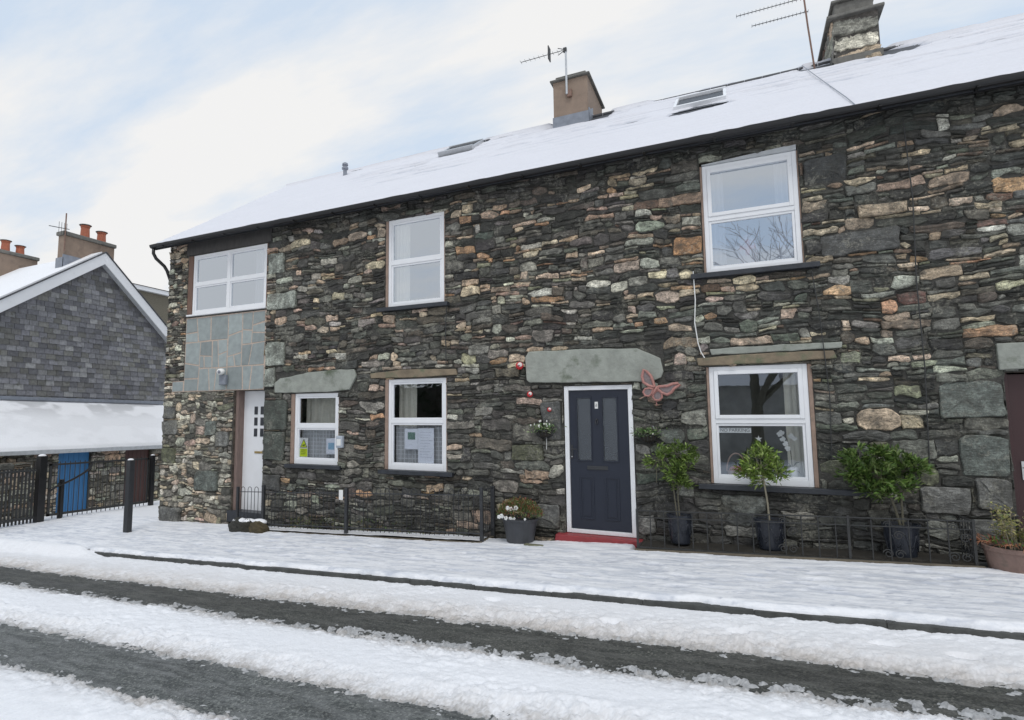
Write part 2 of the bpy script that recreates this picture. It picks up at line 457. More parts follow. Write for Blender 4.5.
class Stones:
    def __init__(s, rng): s.V = []; s.F = []; s.C = []; s.n = 0; s.rng = rng
    def stone(s, x, z, w, h, col, prot, warp=None, gap=.007, rough=.010, rnd_=.28, T=None, step=.05, point=False):
        g = s.rng
        x0 = x + gap; x1 = x + w - gap; z0 = z + gap * .8; z1 = z + h - gap * .8
        if x1 - x0 < .012 or z1 - z0 < .008: return
        W = x1 - x0; H = z1 - z0; m = min(W, H)
        cr = [m * rnd_ * g.uniform(.4, 1.6) for _ in range(4)]
        cr = [min(c, m * .45) for c in cr]
        pts = []
        cs = [(x0, z0, 1, 0), (x1, z0, 0, 1), (x1, z1, -1, 0), (x0, z1, 0, -1)]
        for i in range(4):
            ax, az, dx, dz = cs[i]; bx, bz, _, _ = cs[(i + 1) % 4]
            ln = W if dx else H
            kx = g.uniform(.7, 1.3) if dx else g.uniform(.5, 1.0)
            ka, kb = (g.uniform(.6, 3.2), g.uniform(.6, 3.2)) if dx and point else (kx, kx)
            p0 = cr[i] * ka; p1 = cr[(i + 1) % 4] * kb
            p0 = min(p0, ln * .45); p1 = min(p1, ln * .45)
            n = max(1, int((ln - p0 - p1) / step))
            for k in range(n + 1):
                t = p0 + (ln - p0 - p1) * k / n
                pts.append((ax + dx * t, az + dz * t))
        P = np.array(pts); n = len(P)
        jit = min(rough, m * .15)
        e_ = g.normal(0, jit, P.shape); e_ = (e_ + np.roll(e_, 1, 0)) * .75
        P = P + e_
        cx, cz = (x0 + x1) / 2, (z0 + z1) / 2
        D = P - np.array([cx, cz])
        def inset(a):
            L = np.maximum(np.linalg.norm(D, axis=1, keepdims=True), 1e-4)
            q = D.copy()
            q[:, 0] *= max(.05, 1 - a / (W / 2)); q[:, 1] *= max(.05, 1 - a / (H / 2))
            return q + np.array([cx, cz])
        tx, tz = g.normal(0, .05), g.normal(0, .13)
        def yy(Q, p, j):
            return -(p + (Q[:, 0] - cx) * tx + (Q[:, 1] - cz) * tz + g.normal(0, j, len(Q)))
        r0 = P; r1 = P; r2 = inset(min(.010, m * .2)); r3 = inset(m * .27)
        ys = [np.full(n, .03), yy(r1, max(prot - .014, .002), .002), yy(r2, prot, .003), yy(r3, prot + .003, .0045)]
        rings = [r0, r1, r2, r3]
        V = []
        for Q, y in zip(rings, ys): V.append(np.column_stack([Q[:, 0], y, Q[:, 1]]))
        V.append(np.array([[cx + g.normal(0, W * .06), -(prot + .004 + g.normal(0, .003)), cz]]))
        V = np.vstack(V)
        if warp is not None: V = warp(V)
        if T is not None: V = T(V)
        b = s.n
        for k in range(3):
            for i in range(n):
                j = (i + 1) % n
                s.F.append((b + k * n + i, b + k * n + j, b + (k + 1) * n + j, b + (k + 1) * n + i))
        c = b + 4 * n
        for i in range(n): s.F.append((b + 3 * n + i, b + 3 * n + (i + 1) % n, c))
        s.V.append(V); s.n += len(V)
        s.C.append(np.tile(np.array([*col, 1.0], np.float32), (len(V), 1)))
    def build(s, name, mat, parent, extra=None):
        me = bpy.data.meshes.new(name); o = bpy.data.objects.new(name, me)
        org = world_origin(parent) if parent else Vector((0, 0, 0))
        if extra is not None:
            b = s.n; s.V.append(np.array(extra.v, float)); s.n += len(extra.v)
            s.F += [tuple(i + b for i in f) for f in extra.f]
            s.C.append(np.array([(*c, 1.0) for c in extra.c], np.float32))
        V = np.vstack(s.V) - np.array(org)
        me.from_pydata(V.tolist(), [], s.F)
        at = me.color_attributes.new('Col', 'FLOAT_COLOR', 'POINT')
        at.data.foreach_set('color', np.vstack(s.C).astype(np.float32).ravel())
        me.update(); me.materials.append(mat); o.parent = parent
        COL.objects.link(o)
        return o

PAL = {
 'dark': (.052, .054, .053), 'char': (.034, .035, .036), 'mid': (.095, .096, .092), 'grey': (.16, .16, .15),
 'brown': (.095, .078, .062), 'rust': (.15, .08, .055), 'green': (.085, .096, .082), 'olive': (.13, .135, .085),
 'cream': (.36, .29, .21), 'tan': (.30, .215, .155), 'pink': (.31, .225, .185), 'orange': (.35, .20, .105),
 'pale': (.30, .30, .27), 'sage': (.20, .213, .185), 'lime': (.21, .225, .135), 'purple': (.085, .068, .066), 'slab': (.125, .14, .125)}
def pick(g, wts):
    k = list(wts); w = np.array([wts[a] for a in k], float); w /= w.sum()
    c = np.array(PAL[k[g.choice(len(k), p=w)]])
    c = c.mean() * .42 + c * .58 if c.mean() < .2 else c.mean() * .28 + c * .72
    c = c * (1.08 if c.mean() > .17 else .95)
    return c * g.uniform(.75, 1.4) * (1 + g.normal(0, .03, 3)) * 1.38 * np.array([1.045, 1.0, .90])
Z_UP = dict(dark=22, char=9, mid=15, brown=14, purple=2, cream=10, tan=8, pink=2.5, orange=.8, pale=6, grey=7, green=3, rust=1)
Z_UR = dict(dark=20, char=9, mid=14, brown=11, cream=12, tan=9, pink=3, orange=2, pale=6, grey=10, green=3, lime=1.5, rust=2, purple=1)
Z_MR = dict(dark=22, char=10, mid=20, green=12, grey=11, brown=10, sage=4, lime=2.5, tan=4, orange=2, pale=3, cream=2, pink=2)
Z_LR = dict(dark=22, char=12, mid=18, green=22, grey=10, olive=5, sage=6, brown=5, rust=1, pale=2)
Z_LM = dict(dark=22, char=9, mid=22, grey=14, green=10, brown=8, sage=5, pale=5, tan=3, pink=2, orange=1, cream=2)
Z_PIER = dict(grey=20, pale=22, cream=14, tan=9, pink=4, sage=10, mid=14, olive=5, rust=1.5, dark=5)
Z_TOPSTRIP = dict(dark=30, char=22, brown=16, mid=14, tan=3)

# ================================================================== THE TERRACE
T0 = (-3.0, 0.0, 0.0)
ter = empty('stone_terrace', T0, 'long two storey terrace of dark rubble stone with snowy slate roof', 'building')

XL, XR, ZB, ZT = -10.86, 6.4, -.75, 5.46
WIN = {  # x0,x1,z0,z1 of white frame ; jamb left, right widths
 'uw1': (-10.14, -8.10, 3.80, 5.07), 'uw2': (-5.32, -4.24, 3.53, 5.08), 'uw3': (-.31, .80, 3.56, 5.06),
 'w1': (-7.32, -6.33, .81, 2.09), 'w2': (-5.30, -4.21, .78, 2.29), 'w3': (-.34, .77, .78, 2.30)}
JW = {'uw1': (.14, .03), 'uw2': (.05, .02), 'uw3': (.03, .015), 'w1': (.085, .02), 'w2': (.065, .02), 'w3': (.035, .05)}
SILLH = .07
holes = []
for k, (a, b, c, d) in WIN.items():
    jl, jr = JW[k]
    holes.append((a - jl, b + jr, c - (SILLH if k != 'uw1' else .0), d + (.05 if k == 'uw3' else 0)))
DOOR = (-2.30, -1.31, -.2, 2.10)
WDOOR = (-8.85, -8.06, -.8, 2.19)
BDOOR = (2.60, 3.55, -.8, 2.12)
holes += [DOOR, WDOOR, BDOOR]
backholes = list(holes)
# blocks laid as their own stones (lintels, quoins, panel)
LINT = {
 'door': [(-2.84, 2.20), (-2.80, 2.16), (-1.05, 2.13), (-.93, 2.17), (-.90, 2.26), (-.93, 2.44), (-1.05, 2.50), (-1.24, 2.60), (-2.0, 2.63), (-2.80, 2.63), (-2.85, 2.55)],
 'w1': [(-7.78, 2.12), (-7.80, 2.30), (-7.66, 2.38), (-7.0, 2.47), (-6.30, 2.50), (-5.98, 2.49), (-5.94, 2.38), (-6.08, 2.14), (-6.6, 2.10)],
 'w2': [(-5.64, 2.32), (-5.66, 2.41), (-4.9, 2.45), (-4.02, 2.42), (-4.0, 2.33), (-4.6, 2.31)],
 'w3': [(-.46, 2.32), (-.48, 2.42), (.2, 2.45), (1.06, 2.45), (1.08, 2.35), (.4, 2.32)],
 'w3b': [(-.30, 2.46), (-.32, 2.54), (.4, 2.55), (1.15, 2.55), (1.14, 2.47), (.5, 2.46)],
 'bd': [(2.56, 2.15), (2.55, 2.44), (3.7, 2.46), (3.72, 2.16)]}
def bb(p): return (min(x for x, _ in p), max(x for x, _ in p), min(z for _, z in p), max(z for _, z in p))
for p in LINT.values(): holes.append(bb(p))
quoins = [(-8.04, 4.42, .42, .40, 'sage'), (-8.06, 3.70, .74, .34, 'sage'), (-8.05, 2.62, .48, .46, 'sage'),
          (-8.06, 2.22, .26, .38, 'sage'), (-8.04, 1.42, .56, .56, 'green'), (-8.04, .86, .52, .54, 'green'), (-8.04, .30, .44, .30, 'mid'),
          (2.02, 1.62, .56, .42, 'slab'), (2.16, .98, .42, .46, 'slab'), (2.26, .62, .32, .34, 'grey'), (1.78, .55, .44, .30, 'grey'), (2.10, .28, .48, .24, 'grey'),
          (-10.80, -.75, .62, .58, 'grey'), (-9.85, .20, .66, .40, 'slab'), (-10.84, .72, .42, .32, 'olive'), (-10.84, 1.30, .44, .30, 'grey'), (-10.82, 1.64, .34, .24, 'mid'), (-9.3, 1.08, .36, .30, 'grey'), (-9.62, 1.30, .34, .28, 'slab'), (-3.0, .02, .62, .36, 'grey'), (-3.10, 1.0, .50, .24, 'olive'), (-2.62, 1.30, .30, .56, 'mid'),
          (-.34, 2.9, .0, .0, 'mid'), (1.38, 4.05, .52, .17, 'cream'), (-.88, 4.55, .56, .15, 'tan'), (-.72, 3.85, .38, .26, 'orange'),
          (1.0, 3.62, .78, .28, 'mid'), (.86, 4.55, .46, .34, 'dark'), (-.66, 2.86, .0, .0, 'mid')]
quoins = [q for q in quoins if q[2] > 0]
for q in quoins: holes.append((q[0], q[0] + q[2], q[1], q[1] + q[3]))
PANEL = (-10.27, -8.08, 2.19, 3.80)
holes += [PANEL, (-10.62, -10.27, 2.19, 2.42), (-10.34, -7.95, 5.07, 5.46)]

def warp_field(V):
    x, z = V[:, 0], V[:, 2]
    dist = np.full(len(V), 9.0)
    for (a, b, c, d) in holes:
        dx = np.maximum(np.maximum(a - x, x - b), 0); dz = np.maximum(np.maximum(c - z, z - d), 0)
        dist = np.minimum(dist, np.hypot(dx, dz))
    dist = np.minimum(dist, np.abs(x - XL)); k = np.clip(dist / .25, 0, 1)
    ox = (fbm(x * 1.7, z * 1.9, 2, 5) - .5) * .09 + (vn(x * 7, z * 8, 9) - .5) * .014
    oz = (fbm(x * 1.1, z * 1.6, 2, 21) - .5) * .17 + (vn(x * 5.5, z * 7, 31) - .5) * .020
    V = V.copy(); V[:, 0] += ox * k; V[:, 2] += oz * k * 1.1
    return V

g = np.random.default_rng(11)
def wm_(x, z):
    if x < -8.5 and z < 2.3: return .20
    if z < 1.6 and x > -4: return .31
    if x < -10.2: return .15
    return .225 if z > 2.6 else .23
def hm_(x, z):
    if x < -8.5 and z < 2.3: return .092
    if x < -10.2: return .07
    if z < 1.6 and x > -4: return .12
    if z > 2.6: return .078
    return .080
st = Stones(g)
for (x, z, w, h) in pack(g, XL, XR, ZB, ZT, holes, .08, wm_, hm_):
    cx, cz = x + w / 2, z + h / 2
    if cx < -8.7 and cz < 2.3: zn = Z_PIER
    elif cx < -10.1: zn = Z_PIER if g.random() < .5 else Z_UP
    elif cz > 5.15: zn = Z_TOPSTRIP
    elif cz > 3.3: zn = Z_UR if cx > -4 else Z_UP
    elif cz > 2.3: zn = (Z_UR if g.random() < .5 else Z_MR) if cx > -4 else Z_UP
    elif cx > -1.3: zn = Z_MR if cz > 1.4 else Z_LR
    else: zn = Z_LM
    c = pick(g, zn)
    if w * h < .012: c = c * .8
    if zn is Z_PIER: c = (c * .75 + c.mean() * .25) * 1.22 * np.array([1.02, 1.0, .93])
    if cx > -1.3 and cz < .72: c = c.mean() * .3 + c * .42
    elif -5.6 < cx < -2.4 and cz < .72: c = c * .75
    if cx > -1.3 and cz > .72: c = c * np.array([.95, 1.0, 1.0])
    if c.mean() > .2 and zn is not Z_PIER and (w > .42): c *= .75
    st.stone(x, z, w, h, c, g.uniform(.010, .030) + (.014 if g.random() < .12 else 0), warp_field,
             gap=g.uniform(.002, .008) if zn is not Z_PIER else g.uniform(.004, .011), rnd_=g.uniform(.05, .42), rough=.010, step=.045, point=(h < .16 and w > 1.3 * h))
for (x, z, w, h, c) in quoins:
    st.stone(x, z, w, h, np.array(PAL[c]) * (g.uniform(1.45, 1.65) if c == 'sage' else g.uniform(.95, 1.2)), (.045 if z > -.5 else .07), None, gap=.008, rnd_=.10, rough=.009, step=.09)
# mortar backing with openings cut
back = MB()
xs = sorted(set([XL, XR] + [v for hh in backholes for v in hh[:2]] + [-8.95, -10.2]))
zs = sorted(set([ZB, ZT] + [min(max(v, ZB), ZT) for hh in backholes for v in hh[2:]]))
for i in range(len(xs) - 1):
    for j in range(len(zs) - 1):
        a, b, c, d = xs[i], xs[i + 1], zs[j], zs[j + 1]
        mx_, mz_ = (a + b) / 2, (c + d) / 2
        if any(q[0] < mx_ < q[1] and q[2] < mz_ < q[3] for q in backholes): continue
        mc = (.15, .14, .12) if (b <= -8.9 and mz_ < 2.3) else (.058, .056, .050)
        back.add([(a, 0, c), (b, 0, c), (b, 0, d), (a, 0, d)], [(0, 1, 2, 3)], mc)
for (a, b, c, d) in backholes:
    c = max(c, ZB)
    for q in ([(a, 0, c), (a, 0, d), (a, .34, d), (a, .34, c)], [(b, 0, d), (b, 0, c), (b, .34, c), (b, .34, d)],
              [(a, 0, d), (b, 0, d), (b, .34, d), (a, .34, d)], [(a, 0, c), (a, .34, c), (b, .34, c), (b, 0, c)]):
        back.add(q, [(0, 1, 2, 3)], (.12, .10, .08))
# end wall and rear
back.add([(XL, 0, ZB), (XL, 0, ZT), (XL, 3.9, 8.05), (XL, 7.8, ZT), (XL, 7.8, ZB)], [(0, 1, 2, 3, 4)], (.09, .085, .075))
back.add([(XR, 0, ZB), (XR, 0, ZT), (XR, 3.9, 8.05), (XR, 7.8, ZT), (XR, 7.8, ZB)], [(4, 3, 2, 1, 0)], (.09, .085, .075))
back.add([(XL, 7.8, ZB), (XL, 7.8, ZT), (XR, 7.8, ZT), (XR, 7.8, ZB)], [(0, 1, 2, 3)], (.09, .085, .075))
wall = st.build('wall', M['stone'], ter, back)

# rooms behind the openings
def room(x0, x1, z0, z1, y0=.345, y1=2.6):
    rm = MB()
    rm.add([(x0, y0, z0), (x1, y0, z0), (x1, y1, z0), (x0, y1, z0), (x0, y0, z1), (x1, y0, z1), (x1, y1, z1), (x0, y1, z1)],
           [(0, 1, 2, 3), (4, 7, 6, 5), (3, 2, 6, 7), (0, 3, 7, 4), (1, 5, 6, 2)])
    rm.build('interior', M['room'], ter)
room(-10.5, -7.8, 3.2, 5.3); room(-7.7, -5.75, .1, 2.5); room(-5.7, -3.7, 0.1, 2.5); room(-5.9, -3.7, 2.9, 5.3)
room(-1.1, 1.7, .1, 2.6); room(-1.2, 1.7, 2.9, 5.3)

# lintels
def lintel(poly, mat, prot):
    m = MB(); gg = random.Random(len(poly) * 3 + int(poly[0][0] * 10))
    P = []
    n = len(poly)
    for i in range(n):
        (x0, z0), (x1, z1) = poly[i], poly[(i + 1) % n]
        L = math.hypot(x1 - x0, z1 - z0); k = max(1, int(L / .12))
        for t in range(k):
            u = t / k; P.append((x0 + (x1 - x0) * u + gg.uniform(-.006, .006), z0 + (z1 - z0) * u + gg.uniform(-.006, .006)))
    area = sum(P[i][0] * P[(i + 1) % len(P)][1] - P[(i + 1) % len(P)][0] * P[i][1] for i in range(len(P)))
    if area < 0: P = P[::-1]
    m.prism(P, -prot, .12)
    return m.build('lintel', mat, ter, bevel=.012)
lintel(LINT['door'], M['green_slate'], .05)['label'] = 'long pale green slate slab over the navy door'
lintel(LINT['w1'], M['green_slate'], .045); lintel(LINT['w2'], M['sandstone'], .035)
lintel(LINT['w3'], M['sandstone'], .035); lintel(LINT['w3b'], M['green_slate'], .03); lintel(LINT['bd'], M['green_slate'], .04)

# slate crazy cladding panel under the first upstairs window
pn = MB()
pn.box(-10.27, -8.06, -.012, .02, 2.19, 3.735); pn.box(-10.62, -10.272, -.012, .02, 2.19, 2.42)
cl = pn.build('cladding', M['pink_mortar'], ter)
sl = MB(); pg = random.Random(5)
def splitp(P, d=0):
    xs_ = [p[0] for p in P]; zs_ = [p[1] for p in P]
    w = max(xs_) - min(xs_); h = max(zs_) - min(zs_)
    if (w < .50 and h < .56 and pg.random() < .8) or d > 7 or (w * h < .10 and pg.random() < .6) or w < .2 or h < .2:
        return [P]
    t = pg.uniform(.33, .67)
    if w > h * .9:
        a = P[0][0] + (P[1][0] - P[0][0]) * t + pg.uniform(-.045, .045); b = P[3][0] + (P[2][0] - P[3][0]) * t + pg.uniform(-.045, .045)
        m0 = (a, P[0][1] + (P[1][1] - P[0][1]) * t); m1 = (b, P[3][1] + (P[2][1] - P[3][1]) * t)
        return splitp([P[0], m0, m1, P[3]], d + 1) + splitp([m0, P[1], P[2], m1], d + 1)
    a = P[0][1] + (P[3][1] - P[0][1]) * t + pg.uniform(-.045, .045); b = P[1][1] + (P[2][1] - P[1][1]) * t + pg.uniform(-.045, .045)
    m0 = (P[0][0] + (P[3][0] - P[0][0]) * t, a); m1 = (P[1][0] + (P[2][0] - P[1][0]) * t, b)
    return splitp([P[0], P[1], m1, m0], d + 1) + splitp([m0, m1, P[2], P[3]], d + 1)
slabs = splitp([(-10.27, 2.19), (-8.08, 2.19), (-8.08, 3.725), (-10.27, 3.725)]) + [[(-10.62, 2.19), (-10.28, 2.19), (-10.28, 2.41), (-10.62, 2.41)]]
for P in slabs:
    cx = sum(p[0] for p in P) / 4; cz = sum(p[1] for p in P) / 4
    Q = []
    for p in P:
        dx, dz = p[0] - cx, p[1] - cz
        Q.append((p[0] - math.copysign(.013, dx) + pg.uniform(-.006, .006), p[1] - math.copysign(.012, dz) + pg.uniform(-.006, .006)))
    v = pg.uniform(.78, 1.15)
    sl.prism(Q, -.0155 - pg.uniform(0, .003), -.005, (.30 * v, .335 * v, .33 * v))
sl.build('slate_slab', M['panel_slabs'], cl, bevel=.004, seg=1)

# eaves board above the first upstairs window, fascia, soffit, gutter
eb = MB(); eb.box(-10.32, -7.97, -.03, .05, 5.085, 5.455)
eb.build('eaves_board', simple('dark_stained_boards', (.062, .058, .056), .7, .35, 5, .2, 20, stretch=(5, 5, 1)), ter)
rx0, rx1 = -11.03, 6.6
ps = (8.17 - 5.36) / 4.18
def rz_(y): return 5.33 + ps * (y + .28)
so = MB(); so.box(rx0, rx1, -.24, -.002, 5.36, 5.38); so.box(rx0, rx1, -.262, -.242, 5.25, 5.37)
so.build('fascia', M['gutter'], ter)
gt = MB()
nseg = 8; vs = []; prof = []
for k in range(nseg + 1):
    a = math.pi * k / nseg; prof.append((-.325 - .06 * math.cos(a) * -1, 5.335 - .068 * math.sin(a)))
for X in (rx0 - .04, rx1):
    for (y, z) in prof: vs.append((X, y, z))
    for (y, z) in prof: vs.append((X, -.325 + (y + .325) * .85, z + .006 if True else z))
n = nseg + 1
fs = []
for k in range(nseg):
    fs.append((k, k + 1, 2 * n + k + 1, 2 * n + k)); fs.append((n + k, 3 * n + k, 3 * n + k + 1, n + k + 1))
fs += [tuple(range(n)), tuple(range(2 * n, 3 * n))[::-1]]
gt.add(vs, fs)
for i in range(20):
    X = -10.7 + i * .88
    gt.box(X, X + .03, -.392, -.262, 5.258, 5.268)
gt.build('gutter', M['gutter'], ter)
dp = MB(); dp.tube([(-11.0, -.325, 5.27), (-11.0, -.325, 5.16), (-10.99, -.26, 5.06), (-10.95, -.08, 4.93), (-10.93, -.02, 4.84), (-10.93, .1, 4.6)], .036, 10)
dp.build('downpipe', M['gutter'], ter, smooth=True)

# ------------------------------------------------------------------ roof with snow
rf = MB()
rf.add([(rx0, -.28, rz_(-.28)), (rx1, -.28, rz_(-.28)), (rx1, 3.9, rz_(3.9)), (rx0, 3.9, rz_(3.9)),
        (rx0, -.28, rz_(-.28) - .07), (rx1, -.28, rz_(-.28) - .07), (rx1, 3.9, rz_(3.9) - .07), (rx0, 3.9, rz_(3.9) - .07),
        (rx0, 8.1, rz_(-.28)), (rx1, 8.1, rz_(-.28)), (rx0, 8.1, rz_(-.28) - .07), (rx1, 8.1, rz_(-.28) - .07)],
       [(0, 1, 2, 3), (7, 6, 5, 4), (4, 5, 1, 0), (0, 3, 7, 4), (1, 5, 6, 2), (3, 2, 9, 8), (7, 10, 11, 6), (8, 9, 11, 10), (3, 8, 10, 7), (2, 6, 11, 9)])
roof = rf.build('roof', M['roof_slate'], ter)
rd = MB()
for i in range(59):
    X = rx0 + .02 + i * .30
    rd.prism([(X, 0), (X + .29, 0), (X + .29, .02), (X, .02)], 0, .01) if False else rd.tube([(X, 3.9, rz_(3.9) + .0), (X + .288, 3.9, rz_(3.9) + .0)], .055, 8)
rd.build('ridge_tile', M['roof_slate'], roof)
def grid_mesh(name, X, Y, Z, C, mat, parent=None, keep=None, loc=(0, 0, 0)):
    ny, nx = X.shape
    V = np.column_stack([X.ravel() - loc[0], Y.ravel() - loc[1], Z.ravel() - loc[2]]).astype(np.float32)
    idx = np.arange(nx * ny).reshape(ny, nx)
    F = np.stack([idx[:-1, :-1], idx[:-1, 1:], idx[1:, 1:], idx[1:, :-1]], -1).reshape(-1, 4)
    if keep is not None:
        F = F[keep[:-1, :-1].ravel() | keep[:-1, 1:].ravel() | keep[1:, 1:].ravel() | keep[1:, :-1].ravel()]
    used = np.zeros(len(V), bool); used[F.ravel()] = True
    remap = np.cumsum(used) - 1; V = V[used]; F = remap[F]
    me = bpy.data.meshes.new(name)
    me.vertices.add(len(V)); me.vertices.foreach_set('co', V.ravel())
    me.loops.add(F.size); me.loops.foreach_set('vertex_index', F.ravel().astype(np.int32))
    me.polygons.add(len(F)); me.polygons.foreach_set('loop_start', np.arange(0, F.size, 4, dtype=np.int32))
    me.polygons.foreach_set('loop_total', np.full(len(F), 4, np.int32))
    me.polygons.foreach_set('use_smooth', np.ones(len(F), bool))
    me.update(calc_edges=True)
    at = me.color_attributes.new('Col', 'FLOAT_COLOR', 'POINT')
    Cc = C.reshape(-1, 3)[used]; at.data.foreach_set('color', np.concatenate([Cc, np.ones((len(Cc), 1))], 1).astype(np.float32).ravel())
    me.materials.append(mat)
    o = bpy.data.objects.new(name, me); COL.objects.link(o)
    if parent: o.parent = parent; o.location = Vector(loc) - world_origin(parent)
    else: o.location = loc
    return o
SNOWC = np.array([.86, .862, .88])
ys_ = np.concatenate([np.linspace(-.33, -.24, 8), np.linspace(-.2, 3.78, 130), np.linspace(3.8, 3.97, 8)])
xs_ = np.arange(rx0 - .03, rx1 + .02, .045)
X, Y = np.meshgrid(xs_, ys_)
th = .052 - .010 * ((Y * 1.2 / .24 + .15 * vn(X * 2, Y, 7)) % 1.0) + .03 * (fbm(X * .8, Y * 1.1, 3, 3) - .5) + .012 * (fbm(X * 3, Y * 8, 3, 8) - .5)
edge = .03 * (vn(X * 7, 0 * X, 4) - .5) + .05 * (vn(X * 1.6, 0 * X, 14) - .5)
th -= sstep(-.22, -.33, Y) * (.07 + .015 * vn(X * 4, 0 * X, 6))
Yd = Y + np.where(Y < -.2, edge - .015, 0)
# faint lines of slates near ridge where snow slid away
strk = fbm(X * 1.3, Y * 14, 3, 40); near = sstep(.6, 3.7, Y) * (.45 + .55 * sstep(.3, .6, vn(X * .7, Y, 44)))
th -= np.where(strk > .56, .12 * (strk - .56) / .09, 0) * near * sstep(-8.5, -6, X)
# bare patches by the chimneys and rooflights
def bare(cx, cy, rx, ry, a=.12):
    global th
    d = np.hypot((X - cx) / rx, (Y - cy) / ry) + .5 * (fbm(X * 5, Y * 9, 3, 50) - .5)
    th -= a * sstep(1.0, .55, d)
bare(1.65, 3.6, .5, .3, .16); bare(2.6, 3.5, .6, .4, .16); bare(-2.35, 3.7, .35, .3, .16); bare(-.38, 1.95, .54, .28, .2); bare(1.0, 3.8, .5, .12, .12); bare(-.38, 3.3, .5, .14, .15); bare(-5.4, 3.0, .5, .15, .15)
bare(3.3, 3.78, .5, .05, .08)
th += .02 * sstep(.7, 0, np.hypot((X + .35) / .55, (Y - 1.60) / .16))
Z = rz_(Yd) + th
thin = sstep(.040, .012, th)[..., None] * sstep(-.1, .2, Y)[..., None]; CR = SNOWC * np.array([.83, .825, .85]) * (1 - thin) * (.985 + .03 * (fbm(X * 2, Y * 5, 4, 47)[..., None] - .5)) + np.array([.52, .54, .60]) * thin
Z = np.where(Yd < -.27, np.maximum(Z, 5.352), Z)
Z = np.where(Y > 3.85, rz_(3.9) + np.maximum(th, 0) + .03 - (Y - 3.9) * .5, Z)
grid_mesh('roof_snow', X, Yd, Z, CR, M['snow'], roof, loc=(0, 0, 5))
# verge closing slate edge
vg = MB(); vg.tube([(rx0, -.28, rz_(-.28) - .03), (rx0, 3.9, rz_(3.9) - .03)], .045, 6); vg.build('verge', M['roof_slate'], roof)

# rooflights
def rooflight(x0, x1, y0, y1, lift, label):
    n_ = Vector((0, -ps, 1)).normalized(); up = Vector((0, 1, ps)).normalized()
    m = MB()
    def P(x, y, d): p = Vector((x, y, rz_(y))) + n_ * d; return p
    def rbox(m, xa, xb, ya, yb, d0, d1):
        v = [P(x, y, d) for d in (d0, d1) for y in (ya, yb) for x in (xa, xb)]
        m.add(v, [(0, 2, 3, 1), (4, 5, 7, 6), (0, 1, 5, 4), (2, 6, 7, 3), (0, 4, 6, 2), (1, 3, 7, 5)])
    rbox(m, x0, x1, y0, y0 + .07, -.02, .13 + lift); rbox(m, x0, x1, y1 - .07, y1, -.02, .12); rbox(m, x0, x0 + .05, y0 + .07, y1 - .07, -.02, .10); rbox(m, x1 - .05, x1, y0 + .07, y1 - .07, -.02, .10)
    f = m.build('rooflight', M['upvc'] if lift else M['alu'], roof, bevel=.006); f['label'] = label
    m = MB(); rbox(m, x0 + .062, x1 - .062, y0 + .072, y1 - .072, .05, .065); m.build('pane', M['slate_dark'], f)
    m = MB(); rbox(m, x0 - .08, x1 + .08, y0 - .17, y0 - .003, .004, .018); m.build('flashing', M['slate_dark'], f)
    m = MB(); X2, Y2 = np.meshgrid(np.linspace(x0 + .01, x1 - .01, 16), np.linspace(y0 + .09, y1 + .05, 12))
rooflight(-.80, .05, 2.25, 3.2, -.03, 'larger rooflight with a pale metal front edge'); rooflight(-5.85, -5.0, 3.05, 3.72, .0, 'rooflight under snow near the ridge')
# roof vent
vt = MB(); vt.lathe(-8.78, 3.5, [(.05, 7.85), (.05, 8.06), (.085, 8.07), (.085, 8.11), (.055, 8.13), (.055, 8.16), (.08, 8.17), (.07, 8.22), (.02, 8.25)], 14)
vt.build('roof_vent', M['lead'], roof, smooth=False)

# ------------------------------------------------------------------ chimneys
c1 = MB(); c1.box(-3.26, -2.53, 3.40, 4.95, 7.6, 8.86)
chim = c1.build('chimney', M['brown_render'], ter, bevel=.01); chim['label'] = 'brown rendered chimney stack with an aerial bolted to it'
m = MB(); m.box(-3.32, -2.47, 3.34, 5.01, 8.862, 8.90); m.box(-3.22, -2.57, 3.45, 4.9, 8.902, 9.0); m.build('cap', M['conc'], chim, bevel=.015)
m = MB(); m.sphere((-2.78, 3.72, 9.0), .10, 14, 8, sc=(1.2, 1, .55)); m.build('pot', M['lead'], chim, smooth=True)
m = MB(); m.box(-3.275, -2.515, 3.375, 3.40, 7.8, 8.06)
m.add([(-2.527, 3.39, 7.8), (-2.527, 3.39, 8.07), (-2.527, 3.9, 8.36), (-2.527, 3.9, 8.1)], [(0, 3, 2, 1)])
m.box(-2.527, -2.50, 3.42, 3.50, 7.85, 8.14); m.build('flashing', M['lead'], chim)
# stone stack
st2 = Stones(np.random.default_rng(4)); g2 = st2.rng
wts2 = dict(rust=4, tan=3, sage=6, pale=4, grey=4, pink=1)
for (x, z, w, h) in pack(g2, 1.80, 2.46, 7.5, 8.72, [], .2, .55, .26, hvar=.4):
    st2.stone(x, z, w, h, pick(g2, wts2), g2.uniform(.01, .025), None, gap=.005, T=lambda V: V + np.array([0, 3.5, 0]), rnd_=.2)
for (x, z, w, h) in pack(g2, 0, 1.8, 7.5, 8.72, [], .2, .5, .24, hvar=.4):
    st2.stone(x, z, w, h, pick(g2, wts2), g2.uniform(.01, .025), None, gap=.005, rnd_=.2,
              T=lambda V: np.column_stack([1.80 + V[:, 1], 5.3 - V[:, 0], V[:, 2]]))
bk = MB(); bk.box(1.80, 2.46, 3.5, 5.3, 7.5, 8.72, (.10, .09, .08))
chim2 = st2.build('chimney', M['stone_pale'], ter, bk); chim2['label'] = 'rough stone chimney stack at the right end of the roof'
m = MB(); m.box(1.71, 2.55, 3.41, 5.39, 8.722, 8.78); m.box(1.85, 2.42, 3.56, 5.2, 8.782, 9.05); m.box(1.80, 2.47, 3.5, 5.25, 9.052, 9.10); m.build('cap', M['conc'], chim2, bevel=.015)
